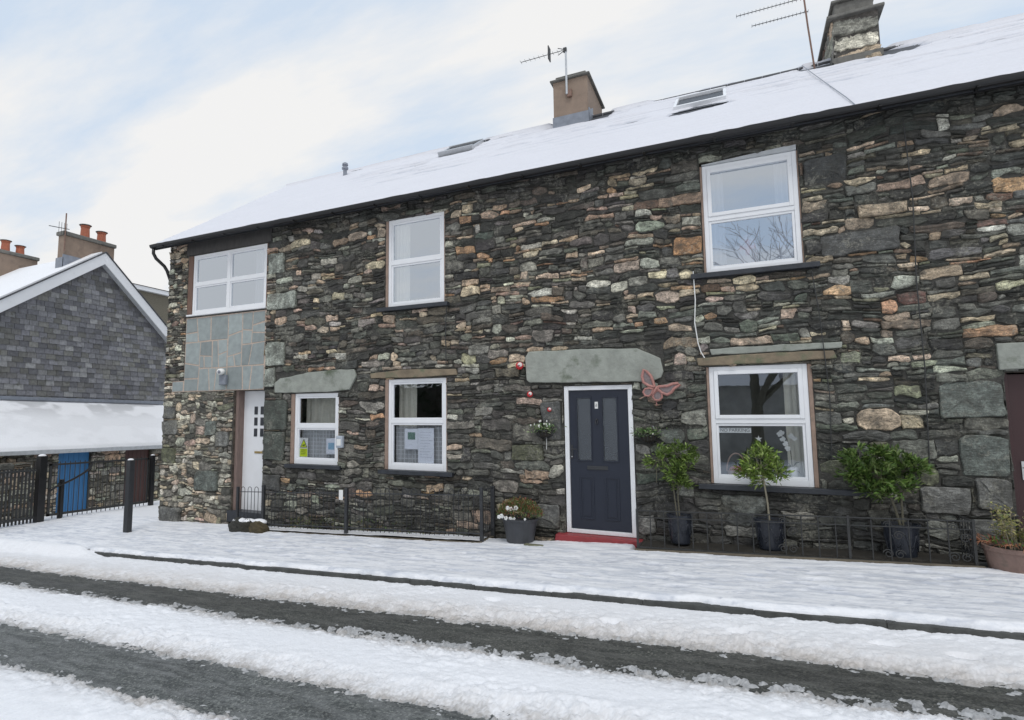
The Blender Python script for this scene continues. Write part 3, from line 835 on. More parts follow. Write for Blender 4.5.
m = MB(); m.box(1.77, 2.49, 3.455, 3.475, 7.85, 7.99); m.box(1.75, 1.775, 3.455, 4.0, 7.9, 8.06); m.build('flashing', M['conc'], chim2, bevel=.01)
for px_, py_ in ((2.1, 3.9), (2.1, 4.8)):
    m = MB(); m.lathe(px_, py_, [(.13, 9.1), (.12, 9.12), (.10, 9.4), (.12, 9.42), (.12, 9.48), (.09, 9.49)], 16); m.build('pot', M['terracotta'], chim2, smooth=False)

# ------------------------------------------------------------------ windows
def window(key, layout, glass):
    x0, x1, z0, z1 = WIN[key]
    fw = .055; y0, y1 = .012, .075
    m = MB()
    bot = .085 if key in ('w1', 'w2', 'w3') else .065
    m.box(x0, x0 + fw, y0, y1, z0, z1); m.box(x1 - fw, x1, y0, y1, z0, z1)
    m.box(x0 + fw, x1 - fw, y0, y1, z1 - fw, z1); m.box(x0 + fw, x1 - fw, y0, y1, z0, z0 + bot)
    panes = []; sashes = []
    ix0, ix1, iz0, iz1 = x0 + fw, x1 - fw, z0 + bot, z1 - fw
    tz = z0 + (z1 - z0) * layout['transom']
    cols = [(ix0, ix1)]
    if layout.get('mullion'):
        mx_ = (x0 + x1) / 2
        m.box(mx_ - .035, mx_ + .035, y0, y1, iz0, iz1); cols = [(ix0, mx_ - .035), (mx_ + .035, ix1)]
    for (a, b) in cols:
        m.box(a, b, y0, y1, tz - .03, tz + .03)
        for (c, d, op) in ((iz0, tz - .03, layout['low']), (tz + .03, iz1, layout['up'])):
            if op:
                sashes.append((a, b, c, d)); panes.append((a + .05, b - .05, c + .05, d - .05))
            else: panes.append((a + .032, b - .032, c + .032, d - .032)); sashes.append((a, b, c, d, .032))
    w = m.build('window', M['upvc'], ter, bevel=.004)
    for s_ in sashes:
        a, b, c, d = s_[:4]; t = s_[4] if len(s_) > 4 else .05
        yy0 = y0 - .012 if t > .04 else y0 + .012
        q = MB(); q.box(a + .001, a + t, yy0, y1 - .01, c + .001, d - .001); q.box(b - t, b - .001, yy0, y1 - .01, c + .001, d - .001)
        q.box(a + t, b - t, yy0, y1 - .01, d - t, d - .001); q.box(a + t, b - t, yy0, y1 - .01, c + .001, c + t)
        q.build('sash' if t > .04 else 'glazing_bead', M['upvc'], w, bevel=.004)
    for (a, b, c, d) in panes:
        q = MB(); q.box(a - .005, b + .005, .048, .054, c - .005, d + .005); q.build('pane', glass, w)
    return w
LAY = dict(transom=.47, low=False, up=True)
wo = {}
wo['uw1'] = window('uw1', dict(transom=.50, low=False, up=False, mullion=True), M['glass_up'])
wo['uw2'] = window('uw2', dict(transom=.50, low=False, up=False), M['glass_up'])
wo['uw3'] = window('uw3', dict(transom=.50, low=False, up=True), M['glass_up'])
wo['w1'] = window('w1', dict(transom=.53, low=False, up=False), M['glass'])
wo['w2'] = window('w2', dict(transom=.53, low=False, up=False), M['glass'])
wo['w3'] = window('w3', dict(transom=.53, low=False, up=True), M['glass'])
# jamb strips
for k, (jl, jr) in JW.items():
    x0, x1, z0, z1 = WIN[k]
    for (a_, b_, c_) in ((x0 - jl + .004, x0 - .002, -.008), (x1 + .002, x1 + jr - .002, -.004)):
        q = MB(); q.box(a_, b_, c_, .2, z0, z1 - .003)
        q.build('jamb', M['jamb'] if k != 'uw1' else M['brown_wood'], ter, bevel=.006)
# sills
for k, (a, b) in {'uw2': (-5.50, -4.14), 'uw3': (-.50, .97), 'w1': (-7.46, -6.22), 'w2': (-5.44, -4.06), 'w3': (-.52, 1.30)}.items():
    z0 = WIN[k][2]; q = MB(); q.box(a, b, -.10, .09, z0 - SILLH, z0 - .003)
    q.build('sill', M['slate_dark'], ter, bevel=.006)
q = MB(); q.box(-10.24, -8.06, -.06, .010, 3.765, 3.798); q.build('sill', M['upvc'], ter, bevel=.006)
q = MB(); q.add([(-.31, -.02, 5.063), (.80, -.02, 5.063), (.80, -.02, 5.135), (-.31, -.02, 5.075), (-.31, .06, 5.063), (.80, .06, 5.063), (.80, .06, 5.135), (-.31, .06, 5.075)],
                [(0, 1, 2, 3), (4, 7, 6, 5), (0, 4, 5, 1), (3, 2, 6, 7), (0, 3, 7, 4), (1, 5, 6, 2)])
q.build('head_board', M['upvc_grey'], ter)

# curtains
def curtain(x0, x1, z0, z1, y, mat, label, folds=14, skew=0.0, amp=.02):
    m = MB(); n = max(8, int((x1 - x0) * 90)); r_ = random.Random(int(x0 * 100))
    ph = r_.uniform(0, 6); vs = []; fs = []
    zz = 6
    for j in range(zz + 1):
        t = j / zz; z = z0 + (z1 - z0) * t
        for i in range(n + 1):
            u = i / n
            x = x0 + (x1 - x0) * u + skew * (1 - t) * (1 if skew > 0 else 1) * (.3 + .7 * (1 - u) if skew > 0 else .3 + .7 * u)
            w = math.sin(u * folds * 6.28 + ph) + .4 * math.sin(u * folds * 14 + 2)
            vs.append((x, y + amp * w * (.5 + .5 * (1 - t)), z))
    for j in range(zz):
        for i in range(n):
            a = j * (n + 1) + i; fs.append((a, a + 1, a + n + 2, a + n + 1))
    m.add(vs, fs); o = m.build('curtain', mat, None, loc=((x0 + x1) / 2, y, z0), smooth=True)
    return tag(o, label, 'curtain', 'curtains behind the windows')
curtain(-8.62, -8.2, 3.78, 5.0, .26, M['net'], 'pale net at the right side of the wide upstairs window at the left end', 4)
curtain(-5.25, -4.98, 3.5, 5.05, .18, M['curtain'], 'cream curtain drawn to the left side of the middle upstairs window', 4)
curtain(-.28, -.06, 3.5, 5.0, .2, M['net'], 'white curtain at the left of the upstairs window above the bay trees', 4)
curtain(.55, .78, 3.5, 5.0, .2, M['net'], 'white curtain at the right of the upstairs window above the bay trees', 4)
curtain(-7.25, -6.4, .85, 1.45, .12, M['net_chk'], 'checked net across the lower half of the window with the yellow sign', 9, amp=.012)
curtain(-7.28, -6.38, 1.42, 2.05, .30, M['curtain'], 'cream curtain behind upper half of the window with the yellow sign', 5)
curtain(-5.22, -4.30, .82, 1.50, .12, M['net_chk'], 'checked net across the lower half of the window with taped notices', 9, amp=.012)
curtain(-5.25, -4.90, 1.45, 2.25, .30, M['curtain'], 'cream curtain at upper left of the window with taped notices', 3)
curtain(-4.42, -4.26, 1.45, 2.25, .30, M['curtain'], 'cream curtain at upper right of the window with taped notices', 2)
curtain(.52, .80, .85, 2.28, .26, M['curtain'], 'grey cream curtain beside the orchid in the downstairs window', 4)

# ------------------------------------------------------------------ navy door
dx0, dx1, dz0, dz1 = -2.285, -1.322, 0.0, 2.095
m = MB(); fw = .062
m.box(dx0, dx0 + fw, .0, .08, dz0, dz1); m.box(dx1 - fw, dx1, .0, .08, dz0, dz1); m.box(dx0 + fw, dx1 - fw, .0, .08, dz1 - fw, dz1); m.box(dx0 + fw, dx1 - fw, .0, .08, dz0, dz0 + .055)
dfr = m.build('door_frame', M['upvc'], ter, bevel=.005)
lx0, lx1, lz0, lz1 = dx0 + fw + .004, dx1 - fw - .004, .06, dz1 - fw - .004
W_ = lx1 - lx0; H_ = lz1 - lz0
fx = lambda u: lx0 + W_ * u
fz = lambda v: lz1 - H_ * v
gl = [(fx(.13), fx(.37), fz(.51), fz(.055)), (fx(.57), fx(.81), fz(.51), fz(.055))]
m = MB()
yf = .030
xsb = [lx0, gl[0][0], gl[0][1], gl[1][0], gl[1][1], lx1]
m.box(lx0, lx1, yf, .07, lz0, fz(.51)); m.box(lx0, lx1, yf, .07, fz(.055), lz1)
for a, b in ((lx0, gl[0][0]), (gl[0][1], gl[1][0]), (gl[1][1], lx1)): m.box(a, b, yf, .07, fz(.51), fz(.055))
door = m.build('door', M['navy'], ter); door['label'] = 'navy panelled front door with two tall obscure panes'
for (a, b, c, d) in gl:
    q = MB(); q.box(a, b, .045, .052, c, d); q.build('pane', M['glass_obs'], door)
    q = MB(); t = .014
    q.box(a - t, a + .002, yf - .012, yf - .0005, c - t, d + t); q.box(b - .002, b + t, yf - .012, yf - .0005, c - t, d + t)
    q.box(a + .002, b - .002, yf - .012, yf - .0005, d - .002, d + t); q.box(a + .002, b - .002, yf - .012, yf - .0005, c - t, c + .002)
    q.build('glazing_trim', M['navy'], door, bevel=.004)
for (u0, u1) in ((.155, .40), (.58, .82)):
    q = MB(); a, b, c, d = fx(u0), fx(u1), fz(.93), fz(.625); t = .022
    q.box(a, a + t, yf - .010, yf - .0005, c, d); q.box(b - t, b, yf - .010, yf - .0005, c, d); q.box(a + t, b - t, yf - .010, yf - .0005, d - t, d); q.box(a + t, b - t, yf - .010, yf - .0005, c, c + t)
    q.box(a + .045, b - .045, yf - .008, yf - .0005, c + .045, d - .045)
    q.build('panel', M['navy'], door, bevel=.006)
q = MB(); q.box(fx(.29), fx(.64), yf - .014, yf - .0005, fz(.575), fz(.548)); q.build('letter_box', M['black_metal'], door, bevel=.004)
q = MB(); q.box(fx(.445), fx(.50), yf - .008, yf - .0005, fz(.135), fz(.085)); npl = q.build('number_plate', M['white'], door, bevel=.004)
q = MB(); cxn = fx(.4725); czn = fz(.11)
q.tube([(cxn - .008, yf - .011, czn + .018), (cxn + .008, yf - .011, czn + .018), (cxn + .009, yf - .011, czn + .003), (cxn - .007, yf - .011, czn), (cxn - .009, yf - .011, czn - .018), (cxn + .008, yf - .011, czn - .018), (cxn + .01, yf - .011, czn - .002)], .0028, 6)
q.build('numeral', M['ink'], npl)
q = MB(); q.lathe(0, 0, [(.018, 0), (.018, .01)], 12) if False else q.sphere((fx(.4725), yf - .008, fz(.215)), .016, 10, 8); q.tube([(fx(.455), yf - .012, fz(.22)), (fx(.455), yf - .02, fz(.24)), (fx(.4725), yf - .024, fz(.25)), (fx(.49), yf - .02, fz(.24)), (fx(.49), yf - .012, fz(.22))], .006, 6)
q.build('knocker', M['black_metal'], door, smooth=True)
q = MB(); q.box(fx(.018), fx(.05), yf - .012, yf - .0005, fz(.50), fz(.40)); q.tube([(fx(.034), yf - .01, fz(.43)), (fx(.034), yf - .05, fz(.43)), (fx(.14), yf - .05, fz(.43))], .009, 8)
q.build('handle', M['black_metal'], door, bevel=.002)
q = MB(); q.sphere((fx(.034), yf - .012, fz(.485)), .012, 8, 6); q.build('lock', M['chrome'], door)
# step
q = MB(); q.prism([(-2.42, -.13), (-1.70, -.16), (-1.66, -.24), (-1.22, -.24), (-1.22, -.03), (-1.24, -.006), (-2.40, -.006)], -.20, .10)
stp = q.build('door_step', M['red_paint'], ter, bevel=.012)
q = MB(); q.box(-2.44, -1.24, -.17, .10, -.5, -.17); q.build('footing', M['kerb'], ter)
# timber strip on the left of the door and slab right
# ------------------------------------------------------------------ white recessed door (left)
q = MB(); q.box(-8.845, -8.775, .05, .30, -.55, 2.185); q.build('door_post', simple('faded_brown_wood', (.21, .15, .13), .7, .25, 6, .2, 30, stretch=(6, 6, 1)), ter, bevel=.005)
m = MB(); m.box(-8.775, -8.07, .21, .26, -.30, 2.18)
wd = m.build('door', M['upvc'], ter); wd['label'] = 'white side door with small square panes, set back in its opening'
for cx in (-8.46, -8.30):
    for k in range(3):
        z1_ = 1.87 - k * .215
        q = MB(); q.box(cx - .042, cx + .042, .203, .209, z1_ - .155, z1_); q.build('pane', M['glass_obs'] if False else M['slate_dark'], wd)
q = MB(); q.box(-8.47, -8.25, .198, .209, .96, 1.0); q.build('letter_box', M['brass'], wd, bevel=.003)
q = MB(); q.box(-8.9, -8.0, -.05, .32, -.34, -.13); q.build('door_step', M['slate_dark'], ter, bevel=.01)
# ------------------------------------------------------------------ maroon door (right)
m = MB(); m.box(2.64, 3.52, .10, .15, -.0, 2.10)
bd = m.build('door', M['maroon_door'], ter); bd['label'] = 'dark maroon door cut off by the right edge'
m = MB(); m.box(2.602, 2.64, .05, .16, -.05, 2.115); m.box(3.52, 3.548, .05, .16, -.05, 2.115); m.build('frame', M['maroon_door'], bd, bevel=.004)
m = MB(); m.box(2.70, 2.74, .085, .099, .95, 1.15); m.tube([(2.72, .09, 1.08), (2.72, .05, 1.08), (2.83, .05, 1.08)], .009, 8); m.build('handle', M['chrome'], bd, bevel=.002)
for zc in (.5, 1.5):
    m = MB(); m.box(2.80, 3.36, .088, .099, zc - .32, zc + .32); m.build('panel', M['maroon_door'], bd, bevel=.01)
m = MB(); m.box(2.55, 3.6, -.15, .2, -.4, .0); m.build('door_step', M['kerb'], ter, bevel=.01)

# =================================================================== things on the wall
def bauble(x, z, r, label):
    e = empty('red_float', (x, -.03 - r, z), label, 'ornament', 'red floats hung on the wall')
    q = MB(); q.sphere((x, -.03 - r, z), r, 18, 12, col=(.55, .03, .03)); o = q.build('ball', simple('red_enamel', (.55, .03, .035), .25, .1, 10), e, smooth=True)
    q = MB(); q.sphere((x + r * .15, -.03 - r * 1.28, z + r * .10), r * .76, 16, 10); q.build('white_patch', simple('white_enamel', (.7, .62, .6), .3, .1, 10), e, smooth=True)
    q = MB(); q.sphere((x + r * .2, -.03 - r * 2.0, z - r * .02), r * .18, 10, 8); q.build('stud', M['ink'], e, smooth=True)
    q = MB(); q.tube([(x, -.03 - r, z + r * .9), (x, -.04, z + r * 1.9), (x, .0, z + r * 2.2)], .004, 6); q.build('hook', M['black_metal'], e)
bauble(-2.93, 2.42, .060, 'largest red float on the wall, left of the green lintel')
bauble(-2.78, 1.985, .045, 'middle sized red float between the larger one and the hanging snowdrops')
bauble(-2.49, 1.755, .034, 'smallest red float, just left of the navy door frame')

# butterfly
def bf():
    c = Vector((-.99, -.06, 2.04))
    k = .00112
    def P(X, Y, d=0): return (c.x + (X - 320) * k, c.y - .03 - d, c.z - (Y - 330) * k * 1.02)
    e = empty('butterfly_ornament', (c.x, -.05, c.z), 'pink and blue metal butterfly fixed on the wall by the door lintel', 'ornament')
    pink = simple('faded_pink_paint', (.40, .19, .165), .55, .3, 40); teal = simple('faded_blue_paint', (.20, .16, .16), .6, .3, 40)
    wings = [([(300, 325), (230, 305), (172, 262), (158, 190), (182, 112), (215, 135), (262, 190), (285, 260)], 'upper'),
             ([(330, 345), (380, 395), (440, 418), (490, 390), (520, 345), (592, 302), (560, 285), (505, 292), (450, 315), (390, 318), (345, 318)], 'upper'),
             ([(285, 350), (240, 335), (190, 342), (165, 380), (185, 420), (230, 432), (262, 405)], 'lower'),
             ([(320, 368), (288, 400), (275, 440), (300, 478), (345, 482), (380, 450), (378, 400), (350, 368)], 'lower')]
    for pts, nm in wings:
        cx = sum(p[0] for p in pts) / len(pts); cy = sum(p[1] for p in pts) / len(pts)
        q = MB(); q.tube([P(*p, .012) for p in pts + [pts[0]]], .019 if nm == 'upper' else .014, 8, cap=False)
        w = q.build('wing', pink, e, smooth=True)
        q = MB(); ins = [(cx + (p[0] - cx) * .80, cy + (p[1] - cy) * .80) for p in pts]
        pp = [(P(*p)[0], P(*p)[2]) for p in ins]
        ar = sum(pp[i][0] * pp[(i + 1) % len(pp)][1] - pp[(i + 1) % len(pp)][0] * pp[i][1] for i in range(len(pp)))
        if ar < 0: pp = pp[::-1]
        q.prism(pp, c.y - .044, c.y - .036); q.build('wing_plate', teal, w)
    q = MB(); q.tube([P(335, 318, .03), P(310, 355, .035), P(285, 400, .03), P(262, 432, .02)], [.012, .018, .015, .008], 8); q.build('body', pink, e, smooth=True)
    q = MB(); q.tube([P(205, 425), P(165, 440), P(122, 462)], [.008, .006, .010], 6); q.build('tail', simple('pale_tan_paint', (.4, .26, .2), .6, .2, 30), e, smooth=True)
    q = MB(); q.tube([P(312, 478), P(312, 515), P(322, 545)], [.008, .006, .012], 6); q.build('tail', pink, e, smooth=True)
bf()

# hanging wall baskets
def leaves(m, pts, ln, wd, cols, droop=.3, r_=rnd, spread=1.0, updir=.35):
    for p in pts:
        a = r_.uniform(0, 6.283); el = r_.uniform(-.5, 1.0) * spread + updir * .3
        d = Vector((math.cos(a) * math.cos(el), math.sin(a) * math.cos(el), math.sin(el)))
        if isinstance(p, tuple) and len(p) == 2 and isinstance(p[1], Vector):
            d = (p[1].normalized() * .9 + d * .75).normalized(); p = p[0]
        L = ln * r_.uniform(.65, 1.25); w = wd * r_.uniform(.8, 1.2)
        side = d.cross(Vector((0, 0, 1)));
        if side.length < .1: side = Vector((1, 0, 0))
        side.normalize(); roll = r_.uniform(-.9, .9); nn = side.cross(d); side = (side * math.cos(roll) + nn * math.sin(roll)); nn = side.cross(d)
        p = Vector(p); c = cols[r_.randrange(len(cols))]; v = r_.uniform(.7, 1.3); c = tuple(x * v for x in c)
        b = p + d * L * .45; t = p + d * L + Vector((0, 0, -L * droop * r_.uniform(.2, 1)))
        m.add([p, b + side * w * .5 + nn * w * .12, t, b - side * w * .5 + nn * w * .12, b - nn * w * .06], [(0, 1, 4), (1, 2, 4), (2, 3, 4), (3, 0, 4)], c)

def wall_basket(x, z, label, flowers, rr):
    e = empty('wall_planter', (x, -.12, z - .12), label, 'planter', 'small planters hung beside the navy door')
    q = MB()
    for k in range(9):
        a = math.pi * k / 8
        q.tube([(x + .15 * math.cos(a), -.02 - .15 * math.sin(a), z - .02), (x + .12 * math.cos(a), -.02 - .12 * math.sin(a), z - .09), (x + .04 * math.cos(a), -.02 - .04 * math.sin(a), z - .14)], .004, 5)
    q.tube([(x + .15 * math.cos(math.pi * k / 12), -.02 - .15 * math.sin(math.pi * k / 12), z - .02) for k in range(13)], .005, 6)
    q.build('basket', M['black_metal'], e)
    q = MB(); q.sphere((x, -.07, z - .06), .11, 12, 8, sc=(1, .7, .6)); q.build('soil', M['soil'], e)
    r_ = random.Random(int(x * 100)); q = MB()
    pts = [(x + r_.gauss(0, .09), -.09 + r_.gauss(0, .05), z + r_.uniform(-.05, .07)) for _ in range(230)]
    leaves(q, pts, .055, .022, [(.12, .22, .07), (.18, .28, .10), (.08, .14, .05), (.30, .34, .2)], r_=r_)
    q.build('foliage', M['leaf'], e)
    if flowers:
        q = MB()
        for k in range(14):
            fx_, fz_ = x + r_.gauss(-.02, .08), z + r_.uniform(.03, .14)
            q = MB(); q.tube([(fx_, -.1, fz_ - .08), (fx_, -.11, fz_)], .002, 4, col=(.1, .2, .06)); q.sphere((fx_, -.115, fz_), .013, 6, 5, col=(.75, .75, .72), sc=(.8, .8, 1.3))
            q.build('flower', M['ver'], e)
        q = MB(); q.tube([(x + .03, -.04, z - .12), (x + .035, -.05, z - .2), (x + .03, -.045, z - .3)], .006, 5, col=(.6, .6, .58)); q.build('strap', M['ver'], e)
    else:
        q = MB(); q.tube([(x + .06, -.02, z + .10), (x + .1, -.08, z + .02), (x + .05, -.12, z - .02)], .008, 6); q.build('bracket', M['chrome'], e)
wall_basket(-2.58, 1.47, 'wall planter with white snowdrops left of the navy door', True, 1)
wall_basket(-1.12, 1.42, 'wall planter of bright green leaves right of the navy door', False, 2)

# outside lamp on the slate panel
e = empty('security_lamp', (-9.1, -.03, 2.55), 'round white outdoor lamp on the grey green slate panel', 'lamp')
q = MB(); q.box(-9.18, -9.0, -.10, -.028, 2.30, 2.50); q.build('housing', M['lead'], e, bevel=.012)
q = MB(); q.sphere((-9.1, -.13, 2.56), .085, 18, 12, sc=(1.1, .8, .75)); q.build('head', M['white'], e, smooth=True)
q = MB(); q.sphere((-9.08, -.195, 2.55), .035, 12, 8, sc=(1, .5, 1)); q.build('lens', M['lead'], e, smooth=True)
# key safe by window 1
e = empty('key_safe', (-6.24, -.05, 1.14), 'small pale grey key box on the wall at the window with the yellow sign', 'key box')
q = MB(); q.box(-6.31, -6.17, -.10, -.03, 1.12, 1.33); q.build('body', simple('grey_plastic', (.42, .46, .52), .45, .1, 10), e, bevel=.015)
q = MB(); q.box(-6.285, -6.195, -.112, -.101, 1.16, 1.27); q.build('cover', M['white'], e, bevel=.006)
# cables
def cable(pts, r, mat, label):
    m = MB(); m.tube(pts, r, 6); return tag(m.build('cable', mat, None, loc=pts[0]), label, 'cable', 'cables')
cable([(-.47, -.055, 3.60), (-.46, -.058, 3.2), (-.48, -.056, 2.9), (-.45, -.058, 2.62), (-.42, -.055, 2.5), (-.38, -.05, 2.42)], .007, M['white'], 'white cable hanging below the upstairs window over the bay trees')
cable([(-4.17, -.055, 3.46), (-4.19, -.056, 3.0), (-4.18, -.055, 2.5)], .008, M['iron'], 'thin dark cable running down from the middle upstairs window sill')
cable([(1.90, -.055, 5.2), (1.93, -.06, 4.2), (1.90, -.058, 3.2), (1.91, -.06, 2.2), (1.88, -.055, 1.1)], .007, M['iron'], 'long dark cable down the wall right of the last windows')
cable([(.88, -.055, 3.45), (.93, -.055, 2.9), (.98, -.052, 1.9), (.96, -.052, 1.15)], .006, M['iron'], 'thin dark cable down the wall from the sill to beside the downstairs window')
cable([(1.34, 3.86, rz_(3.86) + .09), (1.37, 2.0, rz_(2.0) + .075), (1.4, .2, rz_(.2) + .07), (1.41, -.34, rz_(-.34) + .05)], .006, M['lead'], 'grey cable lying down the snowy roof from the aerial mast')

# TV aerials
def yagi(q, x0, x1, y, z, n, el):
    q.tube([(x0, y, z), (x1, y, z)], .007, 6)
    for k in range(n):
        x = x0 + (x1 - x0) * k / (n - 1)
        q.tube([(x, y - el, z), (x, y + el, z)], .0035, 5)
e = empty('tv_aerial', (-2.95, 3.33, 8.5), 'tv aerial on a short white pole bolted to the brown chimney', 'aerial', 'television aerials')
q = MB(); q.tube([(-2.95, 3.33, 8.5), (-2.95, 3.33, 9.52)], .022, 8); q.build('mast', M['upvc_grey'], e)
q = MB(); yagi(q, -3.95, -3.02, 3.33, 9.50, 10, .07); q.box(-3.32, -3.30, 3.25, 3.41, 9.36, 9.66); q.build('boom', M['iron'], e)
q = MB(); q.tube([(-2.95, 3.33, 9.5), (-3.12, 3.33, 9.58)], .008, 5); q.tube([(-2.95, 3.33, 9.5), (-3.12, 3.33, 9.42)], .008, 5); q.box(-3.0, -2.93, 3.30, 3.36, 9.45, 9.54); q.build('clamp', M['iron'], e)
q = MB(); q.box(-2.95, -2.85, 3.33, 3.399, 8.44, 8.60); q.build('bracket', M['rusty'], e, bevel=.01)
e = empty('tv_aerial', (1.42, 3.6, 8.1), 'tall rusty aerial mast with two long booms beside the stone chimney', 'aerial', 'television aerials')
q = MB(); q.tube([(1.50, 3.6, 7.95), (1.44, 3.6, 8.8), (1.38, 3.6, 9.9)], .015, 8); q.build('mast', M['rusty'], e)
q = MB(); yagi(q, .55, 1.46, 3.6, 9.08, 16, .05); q.build('boom', M['iron'], e)
q = MB(); yagi(q, .30, 1.56, 3.6, 9.36, 20, .06); q.build('boom', M['iron'], e)

# =================================================================== window contents and signs
def flat(name, x0, x1, z0, z1, y, mat, parent, d=.002):
    q = MB(); q.box(x0, x1, y, y + d, z0, z1); return q.build(name, mat, parent)
def text(body, size, loc, mat, parent, name='lettering', extrude=.0006, sx=1.0):
    cu = bpy.data.curves.new(name, 'FONT'); cu.body = body; cu.size = size; cu.align_x = 'CENTER'; cu.align_y = 'CENTER'; cu.extrude = extrude
    o = bpy.data.objects.new(name, cu); COL.objects.link(o)
    dg = bpy.context.evaluated_depsgraph_get(); me = bpy.data.meshes.new_from_object(o.evaluated_get(dg))
    bpy.data.objects.remove(o)
    o = bpy.data.objects.new(name, me); COL.objects.link(o); me.materials.clear(); me.materials.append(mat)
    o.parent = parent; o.rotation_euler = (R(90), 0, 0); o.scale = (sx, 1, 1)
    o.location = Vector(loc) - world_origin(parent)
    return o
# yellow warning sign
e = empty('warning_sign', (-7.14, .06, .93), 'yellow triangle warning notice stuck inside the small downstairs window', 'sign')
flat('sheet', -7.235, -7.045, .93, 1.28, .060, M['white'], e)
q = MB(); q.prism([(-7.222, 1.105), (-7.058, 1.105), (-7.14, 1.262)], .0575, .0595); q.build('triangle_border', M['ink'], e)
q = MB(); q.prism([(-7.205, 1.114), (-7.075, 1.114), (-7.14, 1.240)], .0550, .0570); q.build('triangle', M['yellow'], e)
q = MB(); q.prism([(-7.17, 1.137), (-7.12, 1.132), (-7.115, 1.148), (-7.10, 1.165), (-7.13, 1.160), (-7.165, 1.15)], .0530, .0548); q.build('symbol', M['ink'], e)
flat('text_panel', -7.225, -7.055, .94, 1.085, .0575, M['yellow'], e)
q = MB()
for k in range(3): q.box(-7.20, -7.08 - .01 * k, .0560, .0572, 1.055 - k * .035, 1.062 - k * .035)
q.build('lettering', M['ink'], e)
# round sticker
e = empty('window_sticker', (-6.53, .06, 1.02), 'pale sticker with a blue print at right of the small downstairs window', 'sticker')
flat('sheet', -6.63, -6.42, 1.0, 1.28, .060, M['paper'], e)
q = MB(); q.box(-6.585, -6.455, .0575, .0595, 1.08, 1.20); q.build('print', M['blueprint'], e, bevel=.01)
# notices
e = empty('paper_notice', (-4.90, .058, 1.18), 'white notice with a green printed picture behind the window nearest the flower pot', 'notice')
flat('sheet', -5.01, -4.76, 1.12, 1.46, .060, M['paper'], e)
flat('print', -4.95, -4.81, 1.28, 1.40, .0575, simple('green_grey_print', (.16, .26, .22), .6, .6, 60), e)
e = empty('paper_notice', (-4.62, .058, .9), 'tall plain white notice sheet behind the window nearest the flower pot', 'notice')
flat('sheet', -4.755, -4.46, .90, 1.47, .0605, M['paper'], e)
q = MB()
for k in range(10): q.box(-4.72, -4.50 - (k % 3) * .03, .0585, .0600, 1.40 - k * .045, 1.404 - k * .045)
q.build('lettering', simple('faint_print', (.4, .42, .5), .7), e)
# no parking strip
e = empty('window_sign', (-.10, .06, 1.46), 'narrow white strip notice at the top of the lower pane over the basket', 'sign')
flat('strip', -.255, .12, 1.435, 1.498, .060, M['white'], e)
text('NO PARKING', .062, (-.068, .0588, 1.467), simple('grey_lettering', (.12, .12, .13), .6), e, sx=.92)
# basket, orchid, star
sl_y = .17
q = MB(); q.box(-.30, .72, .085, .34, .80, .845); q.build('window_board', M['upvc'], ter)
e = empty('gift_basket', (-.07, sl_y, .85), 'small wicker basket with hoop handle standing inside the window', 'basket')
q = MB(); q.lathe(-.07, sl_y, [(.085, .848), (.105, .90), (.115, .935), (.105, .937)], 20, wob=.02); q.build('body', simple('wicker', (.30, .19, .13), .8, .4, 60, .6, 90), e)
q = MB(); q.tube([(-.07 - .115 * math.cos(math.pi * k / 14), sl_y, .93 + .235 * math.sin(math.pi * k / 14)) for k in range(15)], .009, 8); q.build('handle', simple('cane', (.34, .22, .17), .6), e, smooth=True)
q = MB(); q.sphere((-.07, sl_y, .94), .095, 14, 8, sc=(1, .8, .7)); q.build('filling', simple('red_filling', (.25, .05, .04), .7, .4, 50), e)
e = empty('potted_orchid', (.56, sl_y - .01, .85), 'white orchid in a cream pot standing inside the downstairs window', 'plant')
q = MB(); q.lathe(.56, sl_y - .01, [(.045, .848), (.06, .86), (.068, 1.01), (.06, 1.012)], 18); q.build('pot', M['white'], e)
q = MB(); q.tube([(.56, sl_y, .99), (.55, sl_y, 1.2), (.52, sl_y, 1.36), (.48, sl_y - .01, 1.42), (.44, sl_y - .01, 1.42)], .004, 6); q.build('stem', M['bark_dark'], e)
q = MB(); r_ = random.Random(3)
for (fx_, fz_) in ((.44, 1.42), (.47, 1.36), (.50, 1.30), (.46, 1.44), (.56, 1.40), (.60, 1.37), (.52, 1.24)):
    q = MB(); q.sphere((fx_, sl_y - .022, fz_), .009, 6, 4)
    for k in range(5):
        a = k * 1.2566 + r_.random(); q.sphere((fx_ + .018 * math.cos(a), sl_y - .02, fz_ + .018 * math.sin(a)), .017, 8, 5, sc=(1, .3, 1))
    q.build('flower', M['white'], e)
q = MB(); leaves(q, [(.56, sl_y, 1.0)] * 7, .13, .04, [(.05, .09, .03)], r_=r_); q.build('foliage', M['leaf'], e)
q = MB(); pts = []
for k in range(10):
    a = math.pi / 2 + k * math.pi / 5; rr = .045 if k % 2 == 0 else .016; pts.append((.20 + rr * math.cos(a), 1.36 + rr * math.sin(a)))
q.prism(pts, .058, .062); tag(q.build('star_decoration', M['white'], None, loc=(.20, .06, 1.36)), 'small white star hung inside the window above the bay tree', 'decoration')
# pinkish lamp upstairs
e = empty('pink_lantern', (.20, .5, 3.75), 'pink and white ornament behind the lower pane of the upstairs right window', 'ornament')
q = MB(); q.lathe(.20, .5, [(.10, 3.56), (.12, 3.7), (.13, 3.95), (.09, 4.1), (.03, 4.16)], 16); q.build('body', simple('pinkish_white', (.62, .5, .52), .6, .2, 8), e)
q = MB(); q.box(.10, .30, .35, .37, 3.92, 3.98); q.box(.17, .23, .34, .36, 3.84, 4.06); q.build('bow', simple('rose_pink', (.55, .12, .16), .6), e, bevel=.01)

